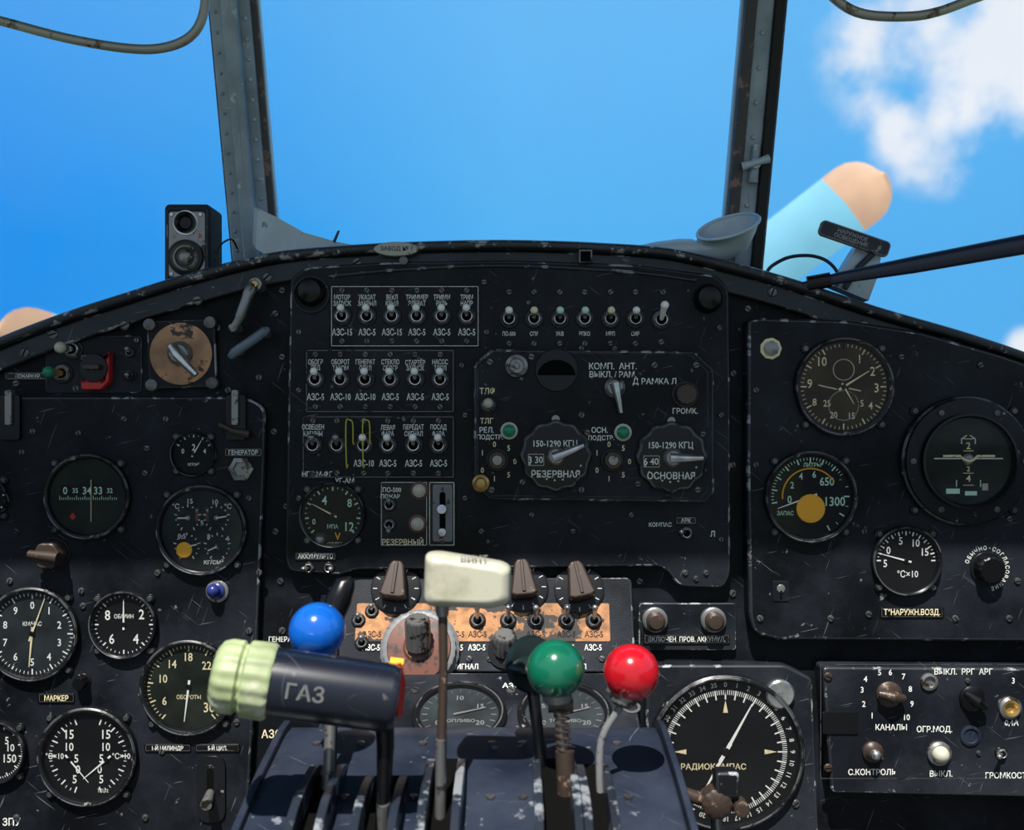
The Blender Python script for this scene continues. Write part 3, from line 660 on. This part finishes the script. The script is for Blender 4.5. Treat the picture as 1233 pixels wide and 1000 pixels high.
for x_,y_ in((-36,36),(36,36),(-36,-36),(36,-36)): b.lathe([(8,10),(7,15),(0,16)],'screw',16,(x_,y_))
b.lathe([(15,14),(14,20),(10,24),(0,25)],'dullmetal',28)
b.tube([(-6,8,24),(2,-2,30),(14,-16,34),(24,-27,34)],[6,6.5,5,4],'metal',12)
b.build('fuel_selector_valve')
b=B(298,372,14)
b.tube(smooth([(12,30,6),(6,20,12),(0,2,16),(-6,-14,16),(-14,-26,14)],4),[7]*6+[6]*6+[5]*5,'dullmetal',10)
b.cyl(12,28,-12,12,8,'dullmetal');b.cyl(12,28,12,15,4,'brass');b.cyl(-13,-24,-12,18,5,'dullmetal')
b.build('parking_brake_lever')
b=B(304,414,10)
b.tube([(-24,-16,8),(-18,-11,12),(0,1,13),(18,14,12),(22,17,10)],[4,6,6,6,3],'steelblue',12)
b.cyl(-16,-10,-10,10,5,'dullmetal');b.cyl(16,12,-10,10,5,'dullmetal')
b.build('cabin_heat_handle')
b=B(478,301,20)
b.prism([(27*math.cos(math.radians(a)),8.5*math.sin(math.radians(a))) for a in range(0,360,12)],0,7,'visor',1);b.text('ЗАВОД № 1',0,0,7.4,5,'black');b.lathe([(5,-6),(5,3),(0,3)],'screw',12,(8,-13))
b.build('data_plate')
b=B(705,309,26);b.box(0,0,-3,1.5,16,16,'bezring',.6,1);b.box(0,0,1.5,1.8,12,12,'slot',.1,.5);b.build('vent_slot_cover')
b=B(225,293,-10)
b.prism(rr(0,0,56,96,6),-50,0,'rubber',4);b.prism(rr(1,-2,50,88,5),0,3,'panel2',1.5);b.prism(rr(1,-2,44,80,4),3,4,'dullmetal',1,)
b.lathe([(13,4),(13,9),(11,10),(8,8),(7,5),(0,5)],'black',32,(0,24));b.ring(0,24,4,5.5,13,15,'metal')
b.lathe([(22,4),(21,8),(17,9)],'black',40,(0,-18));b.lathe([(17,9),(15,6),(11,5),(9,7),(5,9),(0,10)],'dullmetal',40,(0,-18))
b.ring(0,-18,8,9.4,10,12,'black');b.text('R',18,8,4.4,6,'redguard')
for x_,y_ in((-17,34),(18,34),(-17,-38),(18,-38)): b.lathe([(2.6,4),(2,5.5),(0,5.7)],'metal',10,(x_,y_))
b.prism(rr(2,-60,40,36,4),-40,-12,'rubber',2)
b.build('cockpit_speaker')

# ------------------------------------------------------------------ windshield frame
b=B()
def beam(b,p0,p1,x0,x1,z0,z1,mat,bev=1.5):
    p0,p1=Vector(p0),Vector(p1);ax=(p1-p0);L=ax.length;ax.normalize();out=Vector((0,-1,0));out=(out-ax*out.dot(ax)).normalized()
    sx=ax.cross(out)
    M=Matrix.Identity(4)
    for i in range(3): M[i][0]=sx[i];M[i][1]=ax[i];M[i][2]=out[i];M[i][3]=p0[i]
    S=b.M;b.M=M
    b.prism([(x0,0),(x1,0),(x1,L),(x0,L)],z0,z1,mat,bev);b.M=S
    return M,L
L0,L1=w(312,345,-190),w(270,-130,-110)
beam(b,L0,L1,-30,24,0,16,'post',3);beam(b,L0,L1,-10,10,16,34,'post',3);beam(b,L0,L1,-33,-26,-10,10,'postdark');M,L=beam(b,L0,L1,22,32,-4,10,'postdark',1)
beam(b,L0,L1,30,34,-8,4,'duct',1)
b.M=M
for i in range(20): b.sphere(17,14+i*26,16.5,3,'duct',8,m=6)
for i in range(20): b.sphere(-22,24+i*26,16.5,2.4,'post',8,m=6)
b.M=Matrix.Identity(4)
Rr0,Rr1=w(888,345,-190),w(930,-130,-110)
beam(b,Rr0,Rr1,-12,14,0,14,'post',3);beam(b,Rr0,Rr1,-26,-11,0,22,'postdark',2);beam(b,Rr0,Rr1,-29,-25,-6,8,'duct',1);M,L=beam(b,Rr0,Rr1,13,27,0,20,'rubber',2);beam(b,Rr0,Rr1,26,32,-10,6,'postdark',1)
b.M=M
for i in range(12): b.sphere(0,20+i*45,14.5,3.4,'duct',10,m=6)
b.cyl(4,165,12,30,7,'duct');b.tube([(-14,160,28),(4,166,32),(20,172,28)],[6,4,6],'duct',10);b.tube([(4,140,20),(4,190,20)],[7,5],'post',10)
b.M=Matrix.Identity(4)
for sx in(-1,1):
    beam(b,(sx*930,120,-40),(sx*880,60,760),-25,25,0,30,'post',3)
def bar(pts,r,mat): b.tube(pts,r,mat,8)
bar([(-900,60,760),(L1.x,105,700),(Rr1.x,105,700),(900,60,760)],26,'post')
bar([L0+Vector((0,0,-10)),Rr0+Vector((0,0,-10))],14,'postdark')
bar([L0+Vector((0,0,-10)),(-960,100,-60)],14,'postdark');bar([Rr0+Vector((0,0,-10)),(960,100,-60)],14,'postdark')
b.build('windshield_frame')
def pane(name,pts):
    b=B();b.add([Vector(p) for p in pts],[[0,1,2,3]],'pane');b.build(name)
off=Vector((0,6,0))
pane('window_1',[L0+off,Rr0+off,Rr1+off,L1+off])
pane('window_2',[L0+off,L1+off,Vector((-880,90,740)),Vector((-930,150,-60))])
pane('window_3',[Rr0+off,Rr1+off,Vector((880,90,740)),Vector((930,150,-60))])

b=B()
secs=[(w(700,318,-70),(0,0,5),(0,8,0)),(w(745,309,-70),(0,0,8),(0,12,0)),(w(790,303,-70),(-2,0,12),(0,16,0)),(w(825,303,-70),(-9,0,16),(0,18,0)),(w(853,302,-68),(-22,0,15),(0,20,3)),(w(868,296,-64),(-33,0,4),(0,22,6)),(w(874,285,-60),(-37,0,-6),(0,24,9)),(w(877,273,-56),(-39,0,-12),(0,30,17))]
n=28;vs=[];fs=[]
for c,A,Bv in secs:
    A=Vector(A);Bv=Vector(Bv)
    for j in range(n):
        a=2*math.pi*j/n;vs.append(c+A*math.cos(a)+Bv*math.sin(a))
for i in range(len(secs)-1):
    for j in range(n): fs.append([i*n+j,i*n+(j+1)%n,(i+1)*n+(j+1)%n,(i+1)*n+j])
b.add(vs,fs,'duct');ri=vs[-n:];b.tube(ri+[ri[0]],2.0,'duct',6)
b.build('defroster_nozzle')
b=B()
vs=[];fs=[];secs=[((430,312),(430,296)),((400,309),(404,291)),((368,312),(366,280)),((335,316),(334,262)),((308,300),(310,251)),((304,292),(306,249))]
n=len(secs)
for dz in(0,1):
    for i,(a,c) in enumerate(secs):
        t=6+i*4
        for p in(a,c):
            vs.append(w(p[0],p[1],-60-(t if dz else -t)))
for i in range(n-1):
    for base in(0,2*n):
        fs.append([base+2*i,base+2*i+1,base+2*i+3,base+2*i+2])
    fs.append([2*i,2*i+2,2*n+2*i+2,2*n+2*i]);fs.append([2*i+1,2*i+3,2*n+2*i+3,2*n+2*i+1])
b.add(vs,fs,'duct')
b.tube([w(405,308,-50),w(440,306,-50),w(470,312,-50)],[11,9,7],'duct',14)
b.tube([w(402,292,-40),w(408,278,-40)],[2,1.5],'brown',6)
b.build('defroster_nozzle')

b=B();pts=smooth([w(-160,-10,120),w(-60,10,120),w(0,25,120),(w(80,46,120)),w(150,58,120),w(195,58,120),w(228,45,120),w(244,20,120),w(248,-20,120),w(248,-90,120)],5)
b.tube(pts,5.2,'visor',12);b.build('sun_visor_frame')
b=B();pts=smooth([w(985,-90,120),w(995,-20,120),w(1010,2,120),w(1040,17,120),w(1090,20,120),w(1130,14,120),w(1185,-6,120),w(1290,-40,120)],5)
b.tube(pts,5.2,'visor',12);b.build('sun_visor_frame')
b=B()
b.tube([w(966,345,20),w(1010,335,30),w(1100,319,50),w(1300,282,110)],[5,7,10,12],'tube',16)
b.tube([w(972,342,22),w(1000,337,28)],[9,9],'black',12)
b.build('control_rod')
b=B();P=[w(1003,344,-30),w(1030,300,-30),w(1044,282,-30),w(1062,300,-30),w(1058,330,-30),w(1046,362,-30)]
vs=[p for p in P]+[p+Vector((0,24,0)) for p in P]
b.add(vs,[list(range(6)),[11,10,9,8,7,6]]+[[i,(i+1)%6,6+(i+1)%6,6+i] for i in range(6)],'duct')
b.build('rod_bracket')
b=B(1028,288,-20,roll=-19)
b.prism(rr(0,0,90,20,6),0,5,'graypaint',2,'rim');b.text('НАРУЖНОЕ',-4,3,5.4,5,'dullmetal');b.text('ОСВЕЩЕНИЕ',-4,-4,5.4,5,'dullmetal')
b.M=Matrix.Identity(4);b.tube([(30,-6,-2),(18,-30,-4),(10,-60,-4)],4,'rim')
b.build('warning_placard')
b=B();b.tube(smooth([w(922,330,-20),w(930,320,-20),w(950,310,-20),w(975,308,-20),w(995,314,-20),w(1008,328,-20),w(1008,345,-20)],5),2.2,'tube',8);b.build('cable_loop')
b=B();b.tube(smooth([w(255,330,-10),w(262,300,-10),w(278,288,-10),w(286,300,-20)],4),1.2,'black',6);b.tube(smooth([w(256,300,-10),w(262,318,-10),w(258,335,-10)],4),1.5,'black',6);b.build('speaker_cable')

# ------------------------------------------------------------------ throttle pedestal
b=B()
xl,xr=-216,142
prof=[(215,-720),(215,-314),(228,-305),(255,-305),(330,-316),(410,-334),(500,-376),(570,-440),(600,-540),(600,-720)]
M=Matrix(((0,0,1,0),(-1,0,0,0),(0,1,0,0),(0,0,0,1)))
b.M=M
b.prism(prof,xl,xr,'pedestal',4)
for x0_ in(xl-6,xr): b.prism([(h,z+7) for h,z in prof[1:9]]+[(600,-720),(215,-720)],x0_,x0_+6,'pedestal',1.5)
top=[(215,-305),(255,-305),(330,-316),(410,-334),(500,-376),(560,-430)]
def ztop(h):
    for (a,za),(c,zc) in zip(top,top[1:]):
        if a<=h<=c: return za+(zc-za)*(h-a)/(c-a)
    return -305
def gate(px,wd=16,hs=20,h0=300,mat='quadrant'):
    x=(px-CX)*(D-400)/D
    hsn=[h0+i*(555-h0)/16 for i in range(17)]
    vs=[];n=len(hsn)
    b.M=Matrix.Identity(4)
    for h in hsn:
        z=ztop(h)+1.2; vs+=[(x-wd/2,-h,z),(x+wd/2,-h,z)]
    b.add(vs,[[2*i,2*i+1,2*i+3,2*i+2] for i in range(n-1)],'slot')
    for sd in(-1,1):
        xx=x+sd*(wd/2+3.5)
        pf=[(h,ztop(h)-3) for h in hsn][::-1]+[(h,ztop(h)+1+hs*math.sin(math.pi*i/16)**.7) for i,h in enumerate(hsn)]
        b.M=M; b.prism(pf,xx-3.5,xx+3.5,mat,1.2); b.M=Matrix.Identity(4)
for px,wd,h0 in((375,16,310),(455,22,330),(530,20,300),(672,24,300),(722,14,310)): gate(px,wd,24,h0)
b.M=Matrix.Identity(4)
for px in(350,410,495,590,630,760):
    x=(px-CX)*(D-380)/D
    for h in(270,360): b.lathe([(4,ztop(h)),(4,ztop(h)+2),(0,ztop(h)+3)],'screw',12,(x,-h))
b.build('throttle_pedestal')

b=B()
A=w(258,812,425);C=w(478,842,410)
M,L=align(A,C)
b.M=M
b.lathe([(0,0),(20,0),(26,4),(28,9),(28,19),(25.5,21),(25.5,23),(29,25),(29.5,42),(27.5,45),(0,45)],'palegreen',96,scallop=.022,ns=16)
b.lathe([(0,38),(25,40),(26.5,46),(26.5,L-6),(25,L-1),(22,L),(0,L)],'navy',48)
b.ring(0,0,L-1,L+.6,12,14,'dullmetal')
b.M=Matrix.Identity(4)
mid=(A*.45+C*.55);yax=Vector((0,-1,0));ax=(C-A).normalized();nz=(yax-ax*yax.dot(ax)).normalized();yy=nz.cross(ax)
Mt=Matrix.Identity(4)
for i in range(3): Mt[i][0]=ax[i];Mt[i][1]=yy[i];Mt[i][2]=nz[i];Mt[i][3]=mid[i]
b.M=Mt;b.text('ГАЗ',-6,3,26.8,12,'graypaint');b.M=Matrix.Identity(4)
b.tube([w(478,798,400),w(482,825,396),w(480,862,396)],[4,4.5,3],'redguard',10);b.tube([w(470,797,398),w(486,799,398)],[3.5,3.5],'yellow',8)
b.tube([w(462,850,405),w(464,900,405),w(462,960,405),w(455,1080,400)],[12,10,8,8],'black',14,flat=.7)
b.tube([w(462,965,405),w(462,1010,402)],[11,11],'dullmetal',12,flat=.5)
b.build('throttle_lever')
def ball(name,px,py,r,h,mat,stem,rad=3,coll='dullmetal',extra=None):
    b=B();c=w(px,py,h);kk=(D-h)/D
    b.M=Matrix.Translation(c)
    b.sphere(0,0,0,r*kk,mat,64,m=40)
    b.M=Matrix.Identity(4)
    b.tube(stem,rad,coll,12)
    M,L=align(c,stem[0]);b.M=M;b.lathe([(r*kk*.55,r*kk*.75),(r*kk*.5,r*kk*1.1),(r*kk*.3,r*kk*1.25),(0,r*kk*1.3)],'dullmetal',24);b.M=Matrix.Identity(4)
    if extra: extra(b)
    return b.build(name)
ball('mixture_lever',382,760,34,330,'blue',[w(390,800,330),w(398,860,335),w(396,930,345),w(380,1010,350)],[6,5,5,5],'dullmetal',
     lambda b:(b.tube([w(398,750,300),w(408,722,295),w(416,704,290),w(424,698,290)],[10,12,10,4],'black',14),b.tube([w(402,745,300),w(400,860,320),w(398,960,340)],[6,5,5],'black',10)))
def gx(b):
    b.M=Matrix.Translation(w(640,800,290));b.lathe([(0,-10),(14,-9),(24,-4),(26,0),(24,4),(14,9),(0,10)],'darkgreen',32);b.M=Matrix.Identity(4)
    M_,_=align(w(640,800,290),w(668,802,330)); b.M=M_;b.lathe([(0,-8),(18,-7),(26,0),(24,6),(0,8)],'darkgreen',36);b.M=Matrix.Identity(4)
    b.tube([w(640,820,292),w(650,900,310),w(652,970,320)],[6,5,5],'black',10)
    pts=[];p0=w(674,842,350);p1=w(680,905,352)
    for i in range(60):
        t=i/59;p=p0.lerp(p1,t);a=t*math.pi*2*8;pts.append(p+Vector((6*math.cos(a),6*math.sin(a),0)))
    b.tube(pts,1.2,'brown',6)
    b.tube([w(660,850,350),w(690,850,350)],[6,6],'brown',10);b.tube([w(680,905,352),w(681,970,355)],[8,7],'brown',14)
ball('propeller_pitch_lever',669,806,35,350,'green',[w(671,842,350),w(678,900,352),w(682,1010,356)],[4,4,5],'dullmetal',gx)
ball('carburettor_heat_lever',760,810,33.5,350,'red',smooth([w(751,840,350),w(744,856,350),w(730,878,350),w(723,900,350),w(722,940,352),w(726,1010,356)],3),3.2,'graypaint')
b=B();c=w(563,699,375)
b.M=Matrix.Translation(c)@R0@Matrix.Rotation(math.radians(-1),4,'Z')
hw,hh=36,22
out=[(-hw,-hh*.95),(-hw*.98,hh*1.02),(-hw*.7,hh*1.08),(0,hh*.92),(hw*.8,hh*.72),(hw,hh*.55),(hw,-hh*.8),(hw*.6,-hh),(0,-hh*.98)]
out=roundpoly(out,9,6)
if area(out)<0: out=out[::-1]
zs=[(-17,9),(-16,6),(-13.5,2.6),(-9,.6),(0,0),(9,.6),(13.5,2.6),(16,6),(17,9)]
vs=[];n=len(out)
for z,ins in zs:
    kx=(hw-ins)/hw;ky=(hh-ins)/hh
    vs+=[(x*kx,y*ky,z) for x,y in out]
K=len(zs)
fs=[[k_*n+i,k_*n+(i+1)%n,(k_+1)*n+(i+1)%n,(k_+1)*n+i] for k_ in range(K-1) for i in range(n)]
fs+=[list(range(n))[::-1],[(K-1)*n+i for i in range(n)]]
b.add(vs,fs,'ivory')
b.M=Matrix.Translation(c+Vector((6,0,0)))@R0@Matrix.Translation((0,hh*.98-3,12))@Matrix.Rotation(math.radians(-50),4,'X')
b.text('ВИНТ',0,0,2.2,6,'dullmetal')
b.M=Matrix.Identity(4)
b.tube([w(533,728,375),w(534,800,377),w(532,880,380),w(530,1010,385)],[4,3.6,4,5],'brown',12)
b.tube([w(532,728,375),w(533,742,375)],[6,5],'dullmetal',12)
b.tube([w(531,890,381),w(530,1010,385)],[7,8],'dullmetal',12,flat=.6)
b.build('propeller_control_handle')
b=B()
b.tube([w(810,950,180),w(835,960,180),w(870,968,180),w(890,972,180)],[6,7,8,5],'brown',12)
c=w(862,966,190);b.M=Matrix.Translation(c)@R0;b.lathe([(15,-10),(15,8),(11,11),(0,12)],'brown',40,scallop=.04,ns=10);b.prism(rr(10,20,24,26,4),-8,10,'bezel',3);b.cyl(24,-4,-6,12,8,'brown')
b.M=Matrix.Identity(4);b.tube([w(862,975,180),w(866,1060,190)],[6,7],'dullmetal',10)
b.tube([w(800,930,170),w(812,960,175),w(806,1060,190)],[6,6,7],'black',10)
b.build('friction_lock_knob')

# ------------------------------------------------------------------ surrounding cabin and outside
def sbox(name,x0,x1,y0,y1,z0,z1,mat):
    b=B();b.add([(x,y,z) for x in(x0,x1) for y in(y0,y1) for z in(z0,z1)],[[0,1,3,2],[4,6,7,5],[0,4,5,1],[2,3,7,6],[0,2,6,4],[1,5,7,3]],mat);return b.build(name)
sbox('floor',-1000,1000,-2200,0,-830,-800,'floorm')
sbox('wall_left',-1000,-960,-2200,150,-800,-60,'wall')
sbox('wall_right',960,1000,-2200,150,-800,-60,'wall')
sbox('sun_blocking_roof',-1000,1000,-560,140,770,800,'wall')  # unseen roof, rear edge placed so its shadow darkens the upper panel
hub=w(580,576,-3000);
b=B();b.M=Matrix.Translation((hub.x,300,hub.z))@Matrix.Rotation(math.radians(-90),4,'X')
b.lathe([(380,0),(430,300),(520,900),(640,1500),(700,1900),(690,2250),(600,2400),(420,2420),(200,2440),(0,2440)],'cowl',48);b.build('engine_cowling')
b=B();b.M=Matrix.Translation(hub)@Matrix.Rotation(math.radians(90),4,'X')
b.lathe([(120,-260),(160,-150),(170,0),(120,100),(0,110)],'cowl',32)
Rb=597*3.5
for ang in(37.2,163,280):
    b.M=Matrix.Translation(hub+Vector((0,-80,0)))@R0@Matrix.Rotation(math.radians(ang-90),4,'Z')
    def sect(y,wd,z): return [(-wd,y,z-18),(0,y,z-30),(wd,y,z+18),(0,y,z+26)]
    def blade(ys,mat):
        vs=[];
        for y,wd in ys: vs+=sect(y,wd,0)
        fs=[[4*i+j,4*i+(j+1)%4,4*i+4+(j+1)%4,4*i+4+j] for i in range(len(ys)-1) for j in range(4)]+[[0,1,2,3],[4*len(ys)-4+j for j in range(4)]]
        b.add(vs,fs,mat)
    tipc=Rb-140
    blade([(100,60),(500,90),(1100,125),(Rb*.72,135),(Rb*.9,140)],'bladeblue')
    blade([(Rb*.9,140)]+[(tipc+140*math.sin(math.radians(a)),140*math.cos(math.radians(a))) for a in(0,20,40,55,68,78,85,89)],'bladetip')
b.build('propeller')
b=B();b.add([(-60000,-60000,-2600),(60000,-60000,-2600),(60000,60000,-2600),(-60000,60000,-2600)],[[0,1,2,3]],'ground');b.build('ground')

# ------------------------------------------------------------------ world, sun, camera
wd_=bpy.data.worlds.new('sky');bpy.context.scene.world=wd_;wd_.use_nodes=True;nt=wd_.node_tree
bg=nt.nodes['Background'];tc=nd(nt,'ShaderNodeTexCoord');sp=nd(nt,'ShaderNodeSeparateXYZ');nt.links.new(tc.outputs['Generated'],sp.inputs[0])
rx=nd(nt,'ShaderNodeValToRGB');mr=nd(nt,'ShaderNodeMapRange');mr.inputs[1].default_value=-.5;mr.inputs[2].default_value=.5
nt.links.new(sp.outputs[0],mr.inputs[0]);nt.links.new(mr.outputs[0],rx.inputs[0])
cr=rx.color_ramp;cr.elements[0].position=0;cr.elements[0].color=(.008,.27,.86,1);cr.elements[1].position=1;cr.elements[1].color=(.09,.44,.89,1)
e1=cr.elements.new(.25);e1.color=(.022,.34,.88,1);e2=cr.elements.new(.5);e2.color=(.09,.46,.93,1)
mz=nd(nt,'ShaderNodeMapRange');mz.inputs[1].default_value=.16;mz.inputs[2].default_value=.40;mz.inputs[4].default_value=.30
nt.links.new(sp.outputs[2],mz.inputs[0])
m1=nd(nt,'ShaderNodeMix',data_type='RGBA');nt.links.new(mz.outputs[0],m1.inputs[0]);nt.links.new(rx.outputs[0],m1.inputs[6]);m1.inputs[7].default_value=(.25,.62,1,1)
my=nd(nt,'ShaderNodeMapRange');my.inputs[1].default_value=.45;my.inputs[2].default_value=-.3
nt.links.new(sp.outputs[1],my.inputs[0])
m2=nd(nt,'ShaderNodeMix',data_type='RGBA');nt.links.new(my.outputs[0],m2.inputs[0]);nt.links.new(m1.outputs[2],m2.inputs[6]);m2.inputs[7].default_value=(.36,.44,.56,1)
def dirv(px,py): v=Vector((px-CX,D,CY-py)).normalized();return v
nz_=nd(nt,'ShaderNodeTexNoise');nz_.inputs['Scale'].default_value=13;nz_.inputs['Detail'].default_value=9;nz_.inputs['Roughness'].default_value=.55;nt.links.new(tc.outputs['Generated'],nz_.inputs['Vector'])
last=None
for(px,py,rad) in((1240,-10,.17),(1130,30,.12),(1045,40,.055),(1135,145,.075),(1240,425,.03)):
    vd=nd(nt,'ShaderNodeVectorMath',operation='DISTANCE');vd.inputs[1].default_value=dirv(px,py);nt.links.new(tc.outputs['Generated'],vd.inputs[0])
    mm=nd(nt,'ShaderNodeMapRange');mm.inputs[1].default_value=0;mm.inputs[2].default_value=rad;mm.inputs[3].default_value=1;mm.inputs[4].default_value=0;nt.links.new(vd.outputs['Value'],mm.inputs[0])
    if last is None:last=mm.outputs[0]
    else:
        mxn=nd(nt,'ShaderNodeMath',operation='MAXIMUM');nt.links.new(last,mxn.inputs[0]);nt.links.new(mm.outputs[0],mxn.inputs[1]);last=mxn.outputs[0]
ad=nd(nt,'ShaderNodeMath',operation='MULTIPLY_ADD');nt.links.new(nz_.outputs['Fac'],ad.inputs[0]);ad.inputs[1].default_value=2.4;ad.inputs[2].default_value=-1.3
ad2=nd(nt,'ShaderNodeMath',operation='ADD');nt.links.new(ad.outputs[0],ad2.inputs[0]);nt.links.new(last,ad2.inputs[1])
gt=nd(nt,'ShaderNodeMapRange');gt.inputs[1].default_value=0;gt.inputs[2].default_value=.3;nt.links.new(last,gt.inputs[0])
cl=nd(nt,'ShaderNodeMapRange',interpolation_type='SMOOTHSTEP');cl.inputs[1].default_value=0;cl.inputs[2].default_value=.8;nt.links.new(ad2.outputs[0],cl.inputs[0])
mu=nd(nt,'ShaderNodeMath',operation='MULTIPLY');nt.links.new(cl.outputs[0],mu.inputs[0]);nt.links.new(gt.outputs[0],mu.inputs[1])
m3=nd(nt,'ShaderNodeMix',data_type='RGBA');nt.links.new(mu.outputs[0],m3.inputs[0]);nt.links.new(m2.outputs[2],m3.inputs[6]);m3.inputs[7].default_value=(.88,.92,.98,1)
nt.links.new(m3.outputs[2],bg.inputs['Color']);bg.inputs['Strength'].default_value=1.0

sl=bpy.data.lights.new('sun','SUN');sl.energy=7.5;sl.angle=math.radians(.6);sl.color=(1,.96,.9)
so=bpy.data.objects.new('sun',sl);col.objects.link(so)
d=Vector((.12,.5,-.87)).normalized();so.rotation_euler=d.to_track_quat('-Z','Y').to_euler();so.location=(0,-2,3)
cam=bpy.data.cameras.new('camera');cam.sensor_width=36;cam.sensor_fit='HORIZONTAL';cam.lens=36*D/1233;cam.clip_start=.01;cam.clip_end=500
cam.dof.use_dof=True;cam.dof.focus_distance=1.17;cam.dof.aperture_fstop=6.3
co=bpy.data.objects.new('camera',cam);col.objects.link(co);co.location=(0,-1.2,0);co.rotation_euler=(math.radians(90),0,0)
bpy.context.scene.camera=co
bpy.context.scene.view_settings.view_transform='Standard'
